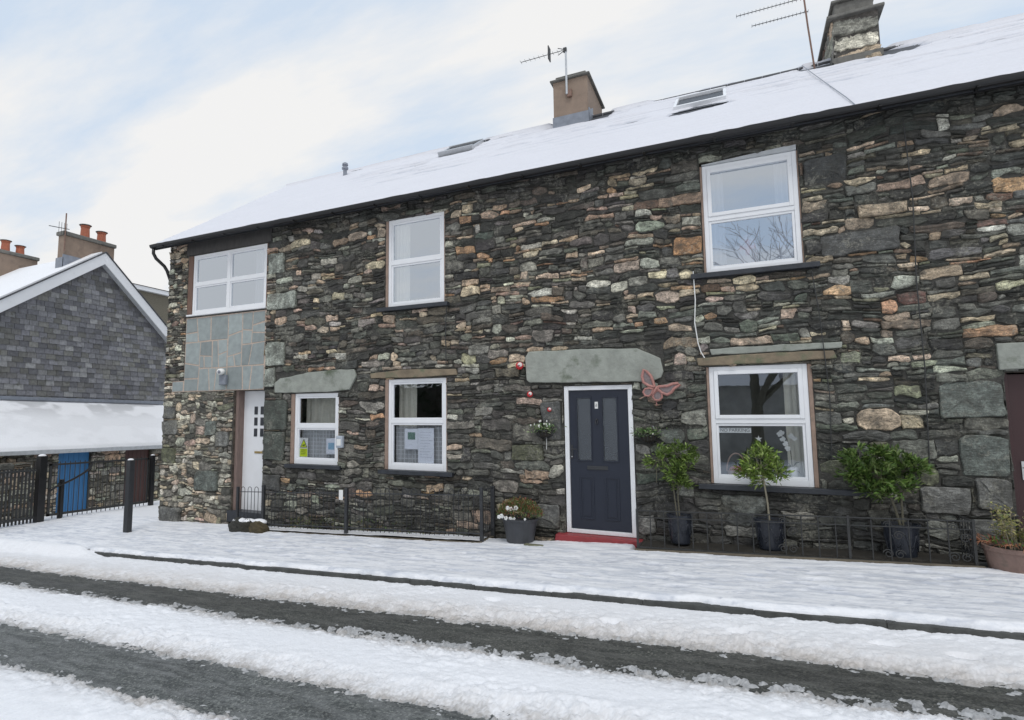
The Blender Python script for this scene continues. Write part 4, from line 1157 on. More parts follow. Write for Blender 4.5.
# =================================================================== GROUND
GR = 1
def plane(name, xs, ys, zf, mat, label=None, kind='structure'):
    vs = []; fs = []
    for y in ys:
        for x in xs: vs.append((x, y, zf(x, y)))
    n = len(xs)
    for j in range(len(ys) - 1):
        for i in range(n - 1): a = j * n + i; fs.append((a, a + 1, a + n + 1, a + n))
    q = MB(); q.add(vs, fs, tuple(SNOWC)); return tag(q.build(name, mat), label, None, None, kind)
def gfar(x, y):
    z = .043 * x if x > -14.2 else .043 * -14.2 + .1433 * (max(x, -20.2) + 14.2)
    if x > 30: z = .043 * 30
    return z - .34
plane('ground', [-260, -120, -60, -30, -20.2, -14.2, 0, 30, 60, 260], [-260, -60, -25, -8, 0, 8, 25, 60, 260], gfar, M['snow'])
plane('road', [-60, -30, -14, 0, 12, 30], [-8.8, -2.49], lambda x, y: .043 * x - .205 if x > -60 else .043 * x - .205, M['asphalt'])
# paving slab under the snow, with kerb
plane('pavement', [-30, -14.2, 0, 12, 30], [-2.38, 0.0], lambda x, y: gz(x, y) - .035, M['tarmac_walk'])
kb = MB(); kr = random.Random(3); x = -9.6
while x < 9:
    L = kr.uniform(.8, 1.0); jz = kr.uniform(-.004, .004); jy = kr.uniform(-.003, .003)
    kb.box(x + .0005, x + L - .0005, -2.50 + jy, -2.375, -.34 + jz, -.090 + jz, sl=.043); x += L
tag(kb.build('kerb', M['kerb'], None, loc=(0, -2.45, 0), bevel=.007), None, None, None, 'structure')

# pavement snow ---------------------------------------------------
def axis(segs):
    out = []
    for a, b, d in segs: out.append(np.arange(a, b, d))
    return np.concatenate(out)
xs_ = axis([(-60, -26, 1.0), (-26, -15, .12), (-15, -9, .045), (-9, 4.2, .026), (4.2, 12, .2), (12, 30.1, 1)])
ys_ = axis([(-2.50, -.8, .026), (-.8, .3, .02)])
X, Y = np.meshgrid(xs_, ys_)
def base_z(X, Y):
    z = .043 * X + .07 * np.minimum(0, Y) / 2.4
    return z - np.where(X < -14.2, .10 * np.minimum(6, -14.2 - X), 0)
th = .012 + .014 * (fbm(X * .9, Y * 1.8, 4, 60) - .5) + .014 * (fbm(X * 5, Y * 14, 4, 61) - .5) + .010 * (fbm(X * 14, Y * 22, 3, 62) - .5)
# footprints, shallow
fr = random.Random(8); FP = np.zeros_like(X)
for k in range(95):
    fx_, fy_ = fr.uniform(-13, 3.2), fr.uniform(-2.1, -.7); a = fr.uniform(-.4, .4)
    u = (X - fx_) * math.cos(a) + (Y - fy_) * math.sin(a); v = -(X - fx_) * math.sin(a) + (Y - fy_) * math.cos(a)
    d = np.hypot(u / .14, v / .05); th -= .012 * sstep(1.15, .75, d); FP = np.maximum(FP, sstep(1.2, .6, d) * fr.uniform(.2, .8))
th += .02 * sstep(-2.1, -2.35, Y)
# ragged rounded kerb edge
ed = -2.46 + .045 * (fbm(X * 2.2, 0 * X, 3, 70) - .5) * 2 + .045 * (fbm(X * 12, 0 * X, 2, 71) - .5)
ed = np.maximum(ed, -2.478); ed = np.where(X < -9.3, -2.7, ed)
th -= .05 * sstep(0.06, .0, Y - ed); th -= .35 * sstep(0.0, -.03, Y - ed)
# bare beds and sheltered foot of wall
def rect_mask(x0, x1, y0, s=.05): return sstep(x0 - s, x0 + s, X) * sstep(x1 + s, x1 - s, X) * sstep(y0 - s * .6, y0 + s * .6, Y)
wob = .09 * (fbm(X * 4, Y * 4, 4, 77) - .5) * 2
for (a, b, c) in ((-1.30, 2.22, -.50), (-3.45, -2.44, -.20), (-7.45, -3.45, -.56), (2.15, 3.0, -.30), (-2.5, -1.15, -.10)):
    Yo = Y; Y = Y + wob * .6; mk = rect_mask(a, b, c); Y = Yo
    th -= .20 * mk
th -= .05 * sstep(-.12, .0, Y + wob) * sstep(-10.95, -10.8, X)
Z = base_z(X, Y) + th
sag = sstep(-9.3, -9.9, X) * sstep(-2.0, -2.5, Y); Z -= sag * .09
keep = Z > base_z(X, Y) - .06
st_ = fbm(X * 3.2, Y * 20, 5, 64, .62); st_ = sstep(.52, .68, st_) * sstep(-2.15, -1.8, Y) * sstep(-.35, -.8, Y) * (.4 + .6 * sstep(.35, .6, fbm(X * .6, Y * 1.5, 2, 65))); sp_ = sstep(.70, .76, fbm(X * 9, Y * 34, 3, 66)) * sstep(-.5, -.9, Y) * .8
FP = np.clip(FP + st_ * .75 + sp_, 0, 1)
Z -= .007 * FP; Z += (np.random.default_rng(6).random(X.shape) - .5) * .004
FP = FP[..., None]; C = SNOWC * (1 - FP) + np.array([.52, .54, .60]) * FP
tag(grid_mesh('pavement_snow', X, Y, Z, C, M['snow_walk'], keep=None), 'white trodden snow covering the pavement', None, None, 'structure')
# yard snow (left)
xs2 = axis([(-60, -26, 1.5), (-26, -10.7, .10)]); ys2 = axis([(.28, 16, .12), (16, 60, 2)])
X, Y = np.meshgrid(xs2, ys2)
Z = base_z(X, np.zeros_like(Y)) + .012 + .05 * (fbm(X * .6, Y * .6, 4, 80) - .5) + .01 * (fbm(X * 6, Y * 6, 2, 81) - .5)
tag(grid_mesh('yard_snow', X, Y, Z, np.tile(SNOWC, (*X.shape, 1)), M['snow']), None, None, None, 'structure')

# road snow with wheel tracks -------------------------------------
xs_ = axis([(-60, -30, 1.0), (-30, -15, .12), (-15, -8, .04), (-8, -5, .022), (-5, 3.1, .0125), (3.1, 8, .08), (8, 30.1, 1)])
ys_ = axis([(-8.8, -7.2, .10), (-7.2, -5.9, .03), (-5.9, -2.46, .0135)])
X, Y = np.meshgrid(xs_, ys_)
nl = (fbm(X * .35, 0 * X, 2, 90) - .5)
def edge(y0, s, a=.10): return y0 + a * (fbm(X * .9, 0 * X, 3, s) - .5) * 2 + .08 * (fbm(X * 4, Y * 6, 4, s + 3) - .5) * 2 + .07 * (fbm(X * 17, Y * 22, 3, s + 9, .7) - .5) * 2
e1 = edge(-3.34, 100, .05); e2 = edge(-4.02, 110, .06); e3 = edge(-5.04, 120, .06); e4 = edge(-5.70, 130, .06)
inA = np.minimum(e1 - Y, Y - e2); inB = np.minimum(e3 - Y, Y - e4)
s_ = -np.maximum(inA, inB)                 # >0 in snow
ht = np.where(s_ > 0, .008 + .058 * sstep(0, .30, s_), -.03 + .0 * s_)
ht = np.where(s_ <= 0, -.003 - .011 * sstep(0, .05, -s_), ht)
l1 = fbm(X * 7, Y * 10, 4, 140, .6); l2 = fbm(X * 19, Y * 19, 3, 150, .65)
amp = sstep(-.02, .06, s_) * (1.0 - .5 * sstep(.2, .5, s_)) * (.35 + 1.0 * sstep(.3, .7, fbm(X * .9, Y * 1.6, 2, 145)))
ht += amp * (.050 * (l1 - .5) + .034 * (l2 - .5))
# slush crumbs on the near side of the upper track
cr = sstep(.17, .02, np.abs(Y - (e2 + .06))) * sstep(.48, .60, l2 * .6 + l1 * .4); ht += np.where(s_ < 0, cr * .022, 0)
cr = sstep(.66, .74, fbm(X * 16, Y * 26, 3, 160)) * sstep(-.22, -.02, s_); ht += np.where(s_ < 0, cr * .022, 0)
RG = np.random.default_rng(3); W1 = RG.random(X.shape); W2 = RG.random(X.shape)
prox = sstep(-.05, .0, s_) * np.exp(-np.maximum(s_, 0) / .14)
ht += (W1 - .5) * (.020 * prox + .003 * (s_ > 0))
band = sstep(-.02, .0, -s_) * sstep(.15, .03, np.abs(Y - (e2 + .08))) * sstep(-4.5, -3.0, X)
ht += np.where(band > 0, band * (.012 * W2 + .004 * l2), 0)
# gutter snow profile to kerb and a few prints
gut = sstep(-2.78, -2.50, Y)
ht += gut * .004 * (1 + (fbm(X * 6, Y * 6, 3, 170) - .5))
ht += gut * sstep(-8.9, -9.7, X) * .13
for (fx_, fy_) in ((-2.35, -2.75), (-.1, -2.95), (-1.1, -3.05), (.9, -2.9), (1.35, -3.0)):
    ht -= .04 * sstep(1.2, .6, np.hypot((X - fx_) / .10, (Y - fy_) / .06))
Z = .043 * X - .205 + ht
# dirt: brown grey slush at the track edges
dn = fbm(X * 8, Y * 12, 4, 180, .6)
d = np.clip(np.exp(-np.maximum(s_, 0) / np.where(Y > -3.9, .26, .10)) * (.25 + 1.1 * dn) * .95, 0, 1)
far_side = (Y > -3.9)
d = np.where(far_side, np.clip(d * 1.3, 0, 1), np.where(X > -4.5, d * 1.1, d * .8))
d2 = np.clip(np.exp(-np.maximum(s_, 0) / .035) * .9, 0, 1)
brown = np.array([.50, .445, .395]); grey = np.array([.34, .335, .33])
C = SNOWC * (1 - .8 * d[..., None]) + brown * .8 * d[..., None]
C = C * (1 - .7 * d2[..., None]) + grey * .7 * d2[..., None]
gm = (np.clip(prox, 0, 1) * (W2 > .45) * (.35 + .5 * dn))[..., None]
C = C * (1 - gm) + np.array([.34, .315, .285]) * gm
C = np.where((s_ < 0)[..., None], np.array([.44, .44, .44]) * (.7 + .5 * W2[..., None]), C)
C *= (1 - .10 * sstep(.45, .75, l2)[..., None] * sstep(.3, 0, s_)[..., None])
tag(grid_mesh('road_snow', X, Y, Z, C, M['snow']), 'banks of slushy snow between bare wheel tracks', None, None, 'structure')

# =================================================================== planting beds
q = MB(); q.box(-1.26, 2.12, -.50, -.002, -.3, .035, sl=.043); tag(q.build('planting_bed', M['soil'], None, loc=(0, -.3, 0)), None, None, None, 'structure')
q = MB(); q.box(-7.5, -3.42, -.54, -.002, -.3, -.04, sl=.043); tag(q.build('planting_bed', M['soil'], None, loc=(-5, -.3, 0)), None, None, None, 'structure')
# snow in the left bed
xs_ = np.arange(-7.5, -3.40, .03); ys_ = np.arange(-.540, -.08, .02); X, Y = np.meshgrid(xs_, ys_)
Z = .043 * X + .018 + .025 * (fbm(X * 3, Y * 6, 4, 200) - .42) - .10 * sstep(-.22, -.10, Y + .08 * (vn(X * 3, Y, 5) - .5))
tag(grid_mesh('bed_snow', X, Y, Z, np.tile(SNOWC, (*X.shape, 1)), M['snow']), None, None, None, 'structure')
# timber edging, white lying edge board
e = empty('bed_edging', (-5.4, -.56, -.25), 'low weathered timber edging along the foot of the hooped railing', 'edging')
q = MB(); q.box(-7.55, -3.42, -.585, -.545, -.12, .002, sl=.043); q.build('board', M['timber'], e, bevel=.006)
q = MB(); q.box(-3.44, -3.38, -.575, -.02, -.12, .005, sl=.043); q.build('board', M['timber'], e, bevel=.006)
e = empty('bed_edging', (.4, -.54, 0), 'low dark edging under the scrolled iron railing', 'edging')
q = MB(); q.box(-1.28, 2.16, -.545, -.505, -.10, .015, sl=.043); q.build('board', M['timber'], e, bevel=.006)
# weeds
q = MB(); r_ = random.Random(12); pts = []
for k in range(900):
    x = r_.uniform(-7.4, -3.6); dens = math.exp(-((x + 6.9) / .7) ** 2) + .35 * math.exp(-((x + 5.8) / .35) ** 2) + .25 * math.exp(-((x + 5.2) / .5) ** 2)
    if r_.random() < dens: pts.append((x, -r_.uniform(.04, .3), .043 * x + r_.uniform(.0, .20)))
leaves(q, pts, .07, .022, [(.08, .13, .04), (.13, .15, .05), (.05, .07, .03), (.16, .12, .06)], r_=r_)
tag(q.build('weeds', M['leaf'], None, loc=(-5.5, -.2, -.2)), 'low green weeds at the foot of the wall behind the hooped railing', 'weeds', None, 'stuff')
# mossy rocks at start of railing
r_ = random.Random(9)
for k, (x, y, r, lab) in enumerate([(-8.02, -.60, .165, 'dark mossy rock below the first railing post, leftmost of the three rocks'), (-7.78, -.62, .15, 'dark rock capped with snow, middle of the three by the railing'), (-7.54, -.62, .16, 'tan and brown mossy rock, rightmost of three by the railing')]):
    z = .043 * x - .05; e = empty('rock', (x, y, z), lab, 'rock', 'mossy rocks at the start of the hooped railing')
    q = MB(); n0 = 12; cols = [(.035, .035, .030), (.03, .028, .02), (.07, .055, .028)]
    vs = []
    n0 = 28
    for i in range(19):
        a = math.pi * i / 18
        for j in range(n0):
            w = 2 * math.pi * j / n0; ux = math.sin(a) * math.cos(w); uy = math.sin(a) * math.sin(w)
            rr = r * (.72 + .62 * float(fbm(ux * 2.2 + 7 * k, uy * 2.2 + math.cos(a) * 2.6, 4, 60 + k)))
            vs.append((x + rr * 1.15 * math.sin(a) * math.cos(w), y + rr * .8 * math.sin(a) * math.sin(w), z + .08 + rr * math.cos(a) * 1.05))
    fs = [(i * n0 + j, (i + 1) * n0 + j, (i + 1) * n0 + (j + 1) % n0, i * n0 + (j + 1) % n0) for i in range(18) for j in range(n0)]
    q.add(vs, fs, cols[k]); q.build('stone', M['moss'], e)
    q = MB(); q.sphere((x, y + .02, z + .21), r * .78, 14, 8, sc=(1.2, .75, .42), col=tuple(SNOWC)); q.build('snow_cap', M['snow'], e, smooth=True)

# =================================================================== railings
def frail(x): return .043 * x
# hooped railing (left)
e = empty('hooped_railing', (-5.8, -.5, -.25), 'black bow topped railing with wire mesh in front of the two left windows', 'railing')
def post(m, x, y, z0, z1, w=.028): m.box(x - w, x + w, y - w, y + w, z0, z1)
for x, w, top in ((-8.17, .022, .40), (-7.56, .026, .46), (-5.78, .026, .50), (-3.40, .024, .62)):
    q = MB(); post(q, x, -.5, .043 * x - .12, top, w); q.build('post', M['black_metal'], e, bevel=.004)
    q = MB(); q.sphere((x, -.5, top + .002), .033, 10, 6, sc=(1, 1, .45), col=tuple(SNOWC));
    if x > -8 and x < -4: pass
def topz(x): return .40 + (x + 8.17) * (.20 / 4.77)
def botz(x): return .043 * x + .11
q = MB(); q.tube([(-8.17, -.5, topz(-8.17) - .09), (-3.4, -.5, topz(-3.4) - .09)], .008, 6); q.tube([(-8.17, -.5, botz(-8.17)), (-3.4, -.5, botz(-3.4))], .010, 6)
q.build('rail', M['black_metal'], e)
q = MB(); x = -8.09
while x < -3.5:
    w = .085
    if all(abs(x + w / 2 - p) > .07 for p in (-8.17, -7.56, -5.78, -3.4)):
        zt = topz(x); zb = botz(x) - .05
        pts = [(x, -.5, zb)] + [(x + w / 2 - w / 2 * math.cos(math.pi * k / 8), -.5, zt - .045 + .045 * math.sin(math.pi * k / 8)) for k in range(9)] + [(x + w, -.5, zb)]
        q = MB(); q.tube(pts, .0055, 6); q.build('hoop', M['black_metal'], e, smooth=True)
    x += w + .075
q = MB(); x = -7.5
while x < -3.42:
    q.tube([(x, -.506, botz(x)), (x, -.506, topz(x) - .1)], .0016, 4); x += .05
for k in range(8):
    t = k / 8; q.tube([(-7.5, -.506, botz(-7.5) + t * .48), (-3.42, -.506, botz(-3.42) + t * .60)], .0016, 4)
q.build('wire_mesh', M['iron'], e)
q = MB()
for k in range(6):
    y = -.44 + k * .075; q.tube([(-3.4, y, botz(-3.4)), (-3.4, y, .60)], .006, 6)
q.tube([(-3.4, -.5, .58), (-3.4, -.02, .58)], .008, 6); q.tube([(-3.4, -.5, botz(-3.4)), (-3.4, -.02, botz(-3.4))], .010, 6); q.build('return_panel', M['black_metal'], e)
q = MB(); post(q, -3.4, -.04, -.25, .60); q.build('post', M['black_metal'], e, bevel=.004)
q = MB(); q.box(-5.92, -5.84, -.522, -.512, .30, .46); tag(q.build('tag_plate', M['white'], None, loc=(-5.9, -.52, .3), bevel=.004), 'small white plate tied on the hooped railing next to its middle post', 'plate')
# snow capped feet? wrought iron railing (right)
e = empty('scrolled_railing', (.4, -.5, 0), 'low black wrought iron railing with scrolls in front of the potted shrubs', 'railing')
ib = lambda x: .012 + .035 * x; it = lambda x: .485 + .034 * x
q = MB(); q.box(-1.24, 2.10, -.512, -.488, .012, .030, sl=.035); q.box(-1.24, 2.10, -.510, -.490, .475, .487, sl=.034); q.box(-1.24, 2.10, -.508, -.492, .33 + .06, .40, sl=.034); q.build('rail', M['iron'], e)
for x in (-1.24, 1.02, 2.10):
    q = MB(); post(q, x, -.5, ib(x) - .08, it(x) + .015, .013); q.build('post', M['iron'], e, bevel=.003)
q = MB(); q.box(-1.252, -1.228, -.488, -.01, .012 - .043, .03 - .043); q.box(-1.252, -1.228, -.488, -.01, .435, .447); q.build('return_panel', M['iron'], e)
q = MB(); x = -1.08; k = 0
while x < 2.05:
    if abs(x - 1.02) > .05:
        q = MB(); q.tube([(x, -.5, ib(x) + .01), (x, -.5, it(x))], .007, 6); q.build('bar', M['iron'], e)
    x += .165; k += 1
def scroll(q, cx, cz, r, y=-.5, flip=1, axis='x', turns=1.6):
    pts = []
    for k in range(26):
        t = k / 25; a = t * turns * 6.283; rr = r * (1 - .78 * t)
        u = math.cos(a) * rr * flip; v = math.sin(a) * rr
        pts.append((cx + u, y, cz + v) if axis == 'x' else (cx, y + u, cz + v))
    q.tube(pts, .0055, 6)
q = MB()
for x in (.43, 1.42, 1.98):
    for (ax_, az_, ar_, fl_) in ((x + .05, ib(x) + .09, .05, 1), (x - .05, ib(x) + .09, .05, -1), (x + .05, ib(x) + .29, .05, 1), (x - .04, it(x) - .07, .04, -1)):
        q = MB(); scroll(q, ax_, az_, ar_, flip=fl_); q.build('scroll', M['iron'], e, smooth=True)
q = MB()
for k in range(5):
    y = -.42 + k * .09; q.tube([(2.10, y, ib(2.1)), (2.10, y, it(2.1))], .006, 6)
for (y, z) in ((-.38, .2), (-.26, .2), (-.14, .2), (-.38, .40), (-.26, .42), (-.14, .40)): scroll(q, 2.10, z, .05, y=y, axis='y')
q.tube([(2.1, -.5, it(2.1) - .01), (2.1, -.02, it(2.1) - .01)], .009, 6); q.tube([(2.1, -.5, ib(2.1) + .02), (2.1, -.02, ib(2.1) + .02)], .009, 6)
q.build('return_panel', M['iron'], e)

# =================================================================== potted plants
def pot_profile(cx, cy, z0, r0, r1, h):
    return [(r0 * .96, z0), (r0, z0 + .01), (r0 + (r1 - r0) * .5, z0 + h * .5), (r1, z0 + h - .035), (r1 + .012, z0 + h - .03), (r1 + .014, z0 + h), (r1 - .01, z0 + h), (r1 - .015, z0 + h - .04), (.02, z0 + h - .045)]
def shrub(x, y, z0, r0, r1, h, name, label, crown, nleaf, ln, cols, stems, seed, swag=True, potmat='pot_black', group=None):
    e = empty(name, (x, y, z0), label, 'potted plant', group)
    q = MB(); q.lathe(x, y, pot_profile(x, y, z0, r0, r1, h), 28); pot = q.build('pot', M[potmat], e)
    if swag:
        q = MB()
        for j in range(6):
            a0 = -math.pi / 2 + (j - 2.5) * .42 * 2.0
            for s in (0, 1):
                pts = []
                for k in range(9):
                    t = k / 8; a = a0 + (t - .5) * .7; zz = z0 + h * (.72 - (.35 + .12 * s) * math.sin(math.pi * t)); rr = r0 + (r1 - r0) * ((zz - z0) / h) + .002
                    pts.append((x + rr * math.cos(a), y + rr * math.sin(a), zz))
                q.tube(pts, .006, 5)
        q.build('swag', M[potmat], pot, smooth=True)
    r_ = random.Random(seed)
    q = MB(); tips = []
    for (cx, cy, cz, cr, cz_) in crown:
        for _ in range(int(26 * cr / .2)):
            a = r_.uniform(0, 6.283); el = math.asin(r_.uniform(-.75, 1)); rr = cr * r_.uniform(.35, 1.08)
            tips.append((Vector((cx + rr * math.cos(a) * math.cos(el), cy + .75 * rr * math.sin(a) * math.cos(el), cz + rr * math.sin(el) * cz_)), Vector((cx, cy, cz))))
    for s_ in stems:
        q.tube(s_['p'], s_['r'], 7)
    for tp, c in tips[::2]:
        base = c + (tp - c) * .1 - Vector((0, 0, .04)); mid = (base + tp) * .5 - Vector((0, 0, .02))
        if tp.y > -.05: continue
        q.tube([base, mid, tp], [.005, .004, .002], 4)
    q.build('stem', M['bark'] if seed == 22 else M['bark_mid'], e)
    q = MB(); pts = []
    per = max(1, nleaf // len(tips))
    for tp, c in tips:
        d = (tp - c).normalized() + Vector((0, 0, .35))
        tone = r_.uniform(.6, 1.25)
        pp = []
        for _ in range(per):
            o = Vector((r_.gauss(0, .022), r_.gauss(0, .022), r_.gauss(0, .022)))
            pp.append((tp + o, d))
        leaves(q, [p for p in pp if p[0].y < -.04], ln, ln * .34, [tuple(v * tone for v in c_) for c_ in cols], r_=r_, droop=.15)
    q.build('foliage', M['leaf'], e)
    q = MB(); q.lathe(x, y, [(r1 - .02, z0 + h - .06), (r1 - .02, z0 + h - .03), (.01, z0 + h - .025)], 16); q.build('soil', M['soil'], e)
    return e
brmid = [(.15, .24, .05), (.20, .29, .065), (.10, .16, .035), (.25, .33, .10)]
bright = [(.20, .30, .06), (.27, .37, .08), (.13, .21, .045), (.33, .41, .14)]
mids = [(.10, .18, .04), (.14, .22, .05), (.06, .11, .025), (.19, .26, .08)]
GP = 'shrubs in dark pots behind the scrolled railing'
shrub(-.75, -.25, .03, .115, .145, .36, 'potted_bay_tree', 'two stemmed bay shrub in a dark pot next to the navy door', [(-.98, -.28, 1.10, .14, 1.0), (-.72, -.28, 1.18, .16, 1.0), (-.76, -.28, .93, .15, 1.1), (-.64, -.26, 1.03, .13, 1), (-.72, -.28, .78, .10, 1.1)], 1500, .072, brmid,
      [dict(p=[(-.75, -.25, .34), (-.76, -.26, .6), (-.74, -.28, .95)], r=[.010, .009, .006]), dict(p=[(-.78, -.25, .34), (-.80, -.26, .6), (-.82, -.28, .9), (-.92, -.28, 1.1)], r=[.009, .008, .006, .004]), dict(p=[(-1.0, -.28, 1.05), (-1.01, -.29, .85), (-1.01, -.29, .78)], r=[.004, .005, .003])], 21, group=GP)
shrub(.26, -.25, .05, .125, .160, .36, 'potted_bay_tree', 'standard bay tree with one pale bare stem, potted below the big window', [(.20, -.30, 1.06, .20, .85), (.03, -.30, .94, .11, .8), (.38, -.30, .97, .13, .8), (.22, -.28, 1.18, .11, 1.0), (.2, -.3, .9, .12, .8)], 1300, .072, bright,
      [dict(p=[(.26, -.25, .36), (.25, -.26, .6), (.215, -.28, .95), (.20, -.3, 1.1)], r=[.012, .011, .010, .006])], 22, group=GP)
shrub(1.54, -.25, .07, .125, .165, .38, 'potted_laurel', 'wide bushy laurel in a dark pot, largest shrub on the right', [(1.16, -.30, 1.15, .15, .9), (1.36, -.32, .98, .21, .9), (1.42, -.30, .80, .15, 1.0), (1.62, -.30, 1.08, .17, .9), (1.20, -.3, 1.0, .14, .9), (1.38, -.3, 1.2, .12, .7), (1.28, -.3, .82, .14, .9), (1.55, -.3, .86, .15, .9), (1.70, -.3, 1.06, .10, .8), (1.12, -.3, 1.0, .10, .9)], 2900, .082, mids,
      [dict(p=[(1.54, -.25, .40), (1.50, -.27, .6), (1.42, -.3, .9), (1.3, -.3, 1.1)], r=[.014, .012, .010, .006]), dict(p=[(1.56, -.25, .40), (1.56, -.27, .7), (1.62, -.3, 1.0)], r=[.012, .010, .006])], 23, group=GP)
# heather pot left of the door
e = empty('flower_pot', (-2.87, -.35, -.12), 'wide dark pot of heather and white pansies left of the navy door', 'potted plant')
q = MB(); q.lathe(-2.87, -.35, pot_profile(0, 0, -.13, .19, .245, .34), 30); q.build('pot', M['pot_grey'], e)
r_ = random.Random(31); q = MB(); pts = []
for k in range(2600):
    a = r_.uniform(0, 6.283); rr = .33 * math.sqrt(r_.random()); hgt = .28 * math.sqrt(max(0, 1 - (rr / .34) ** 2)) * r_.uniform(.35, 1.0)
    pts.append((Vector((-2.87 + rr * math.cos(a), -.35 + .8 * rr * math.sin(a), .20 + hgt)), Vector((math.cos(a) * .5, math.sin(a) * .5, 1))))
leaves(q, pts, .05, .013, [(.10, .16, .04), (.15, .20, .06), (.26, .12, .05), (.30, .10, .07), (.06, .10, .03), (.2, .2, .08)], r_=r_)
q.build('foliage', M['leaf'], e)
q = MB()
for (fx_, fz_, rr) in ((-2.98, .36, .028), (-2.93, .35, .028), (-2.86, .37, .028), (-3.10, .235, .025), (-3.06, .25, .028), (-3.0, .225, .025), (-2.93, .22, .026), (-2.88, .225, .02), (-2.72, .23, .015), (-2.97, .33, .02), (-2.89, .34, .02)):
    q = MB(); q.sphere((fx_, -.60 + (.02 if fz_ < .3 else .05), fz_), rr * .4, 6, 4)
    for k in range(5):
        a = k * 1.2566; q.sphere((fx_ + rr * .6 * math.cos(a), -.60 + r_.uniform(-.01, .01) + (.02 if fz_ < .3 else .05), fz_ + rr * .6 * math.sin(a)), rr * .62, 8, 6, sc=(1, .4, 1))
    q.build('flower', M['white'], e)
# plank by the pot
q = MB(); q.box(-2.74, -2.46, -.60, -.50, -.135, -.105); tag(q.build('stone_slab', simple('mossy_slab', (.16, .16, .10), .9, .4, 12, .4, 40), None, loc=(-2.6, -.55, -.13), bevel=.008), 'small mossy slab lying beside the heather pot', 'slab')
# terracotta pot on the right
e = empty('flower_pot', (2.42, -.45, .06), 'large faded terracotta pot with straggly yellow twigs at the right edge', 'potted plant')
q = MB(); q.lathe(2.46, -.45, [(.235, .03), (.245, .05), (.27, .20), (.278, .27), (.29, .275), (.29, .315), (.275, .32), (.265, .28), (.02, .27)], 32); q.build('pot', M['pot_terra'], e)
r_ = random.Random(41); q = MB(); s2 = MB(); pts = []; pts2 = []
for k in range(34):
    a = r_.uniform(0, 6.283); rr = r_.uniform(0, .17); b = Vector((2.46 + rr * math.cos(a), -.45 + rr * math.sin(a), .28)); tp = b + Vector((math.cos(a) * r_.uniform(0, .16), math.sin(a) * r_.uniform(0, .12), r_.uniform(.15, .46)))
    s2.tube([b, (b + tp) / 2 + Vector((r_.gauss(0, .01), 0, 0)), tp], [.003, .002, .001], 4)
    for j in range(26):
        pts.append(b + (tp - b) * r_.uniform(.35, 1.0) + Vector((r_.gauss(0, .012),) * 3))
leaves(q, pts, .04, .017, [(.30, .30, .09), (.38, .35, .14), (.18, .22, .08), (.42, .36, .2)], r_=r_)
for k in range(90):
    a = r_.uniform(0, 6.283); pts2.append((Vector((2.42 + .16 * math.cos(a), -.45 + .16 * math.sin(a), .33)), Vector((math.cos(a) * .7, math.sin(a) * .7, .9))))
leaves(q, pts2, .15, .018, [(.10, .2, .04), (.14, .24, .05), (.30, .13, .08), (.35, .16, .1)], r_=r_, droop=.7)
for k in range(60):
    a = r_.uniform(math.pi * .8, math.pi * 1.6); pts2.append(1); q2 = Vector((2.42 + .25 * math.cos(a), -.45 + .25 * math.sin(a), .35)); leaves(q, [(q2, Vector((math.cos(a), math.sin(a), .2)))], .10, .012, [(.32, .13, .07), (.4, .2, .12)], r_=r_, droop=.6)
q.build('foliage', M['leaf'], e); s2.build('stem', M['bark'], e)
q = MB(); q.lathe(2.46, -.45, [(.255, .25), (.255, .285), (.01, .29)], 18); q.build('soil', M['soil'], e)

# =================================================================== YARD: gate, posts, left house
def wpost(x, y, z0, z1, w, label, name='fence_post', mat='iron', group=None, snow=.02):
    e = empty(name, (x, y, z0), label, 'post', group)
    q = MB(); q.box(x - w, x + w, y - w, y + w, z0 - .1, z1); q.build('shaft', M[mat], e, bevel=.008)
    q = MB(); q.sphere((x, y, z1 + .003), w * 1.0, 12, 8, sc=(1, 1, .5), col=tuple(SNOWC)); q.build('snow_cap', M['snow'], e, smooth=True)
wpost(-13.7, -.80, -.60, .82, .08, 'thick black post at the left end of the yard gate', mat='gutter')
wpost(-10.18, -1.22, -.50, .86, .055, 'free standing dark square post in the snow in front of the gate', mat='black_metal')
wpost(-13.6, 1.93, -.62, .70, .05, 'slim dark post at the right end of the yard gate, by the house corner', mat='gutter')
e = empty('yard_gate', (-13.65, .55, -.55), 'wide black iron bar gate in front of the blue door', 'gate')
ga, gb = -.66, 1.86
q = MB(); q.box(-13.67, -13.63, ga, gb, .60, .64); q.box(-13.67, -13.63, ga, gb, -.50, -.45); q.box(-13.67, -13.63, ga, ga + .05, -.5, .64); q.box(-13.67, -13.63, gb - .04, gb, -.5, .64); q.build('frame', M['iron'], e)
q = MB(); y = ga + .12
while y < gb - .05: q.tube([(-13.65, y, -.56), (-13.65, y, .68)], .009, 6); y += .115
q.build('bar', M['iron'], e)
q = MB(); q.tube([(-13.62, ga + .02, .05)] + [(-13.62, ga + .02 + .95 * math.sin(math.pi / 2 * k / 10), .10 + .50 * (1 - math.cos(math.pi / 2 * k / 10)) ** .6) for k in range(1, 11)], .025, 6); q.build('brace', M['gutter'], e)
q = MB(); q.box(-13.70, -13.60, ga + .26, ga + .31, -.62, .28); q.build('inner_post', M['gutter'], e)
e = empty('yard_railing', (-13.7, -2.2, -.5), 'dark slatted railing left of the thick gate post', 'railing')
q = MB(); y = -4.2
while y < -.95: q.box(-13.72, -13.69, y, y + .03, -.60, .58); y += .075
q.build('bar', M['iron'], e)
q = MB(); q.box(-13.69, -13.66, -4.2, -.92, .50, .54); q.box(-13.69, -13.66, -4.2, -.92, -.50, -.46); q.build('rail', M['iron'], e)

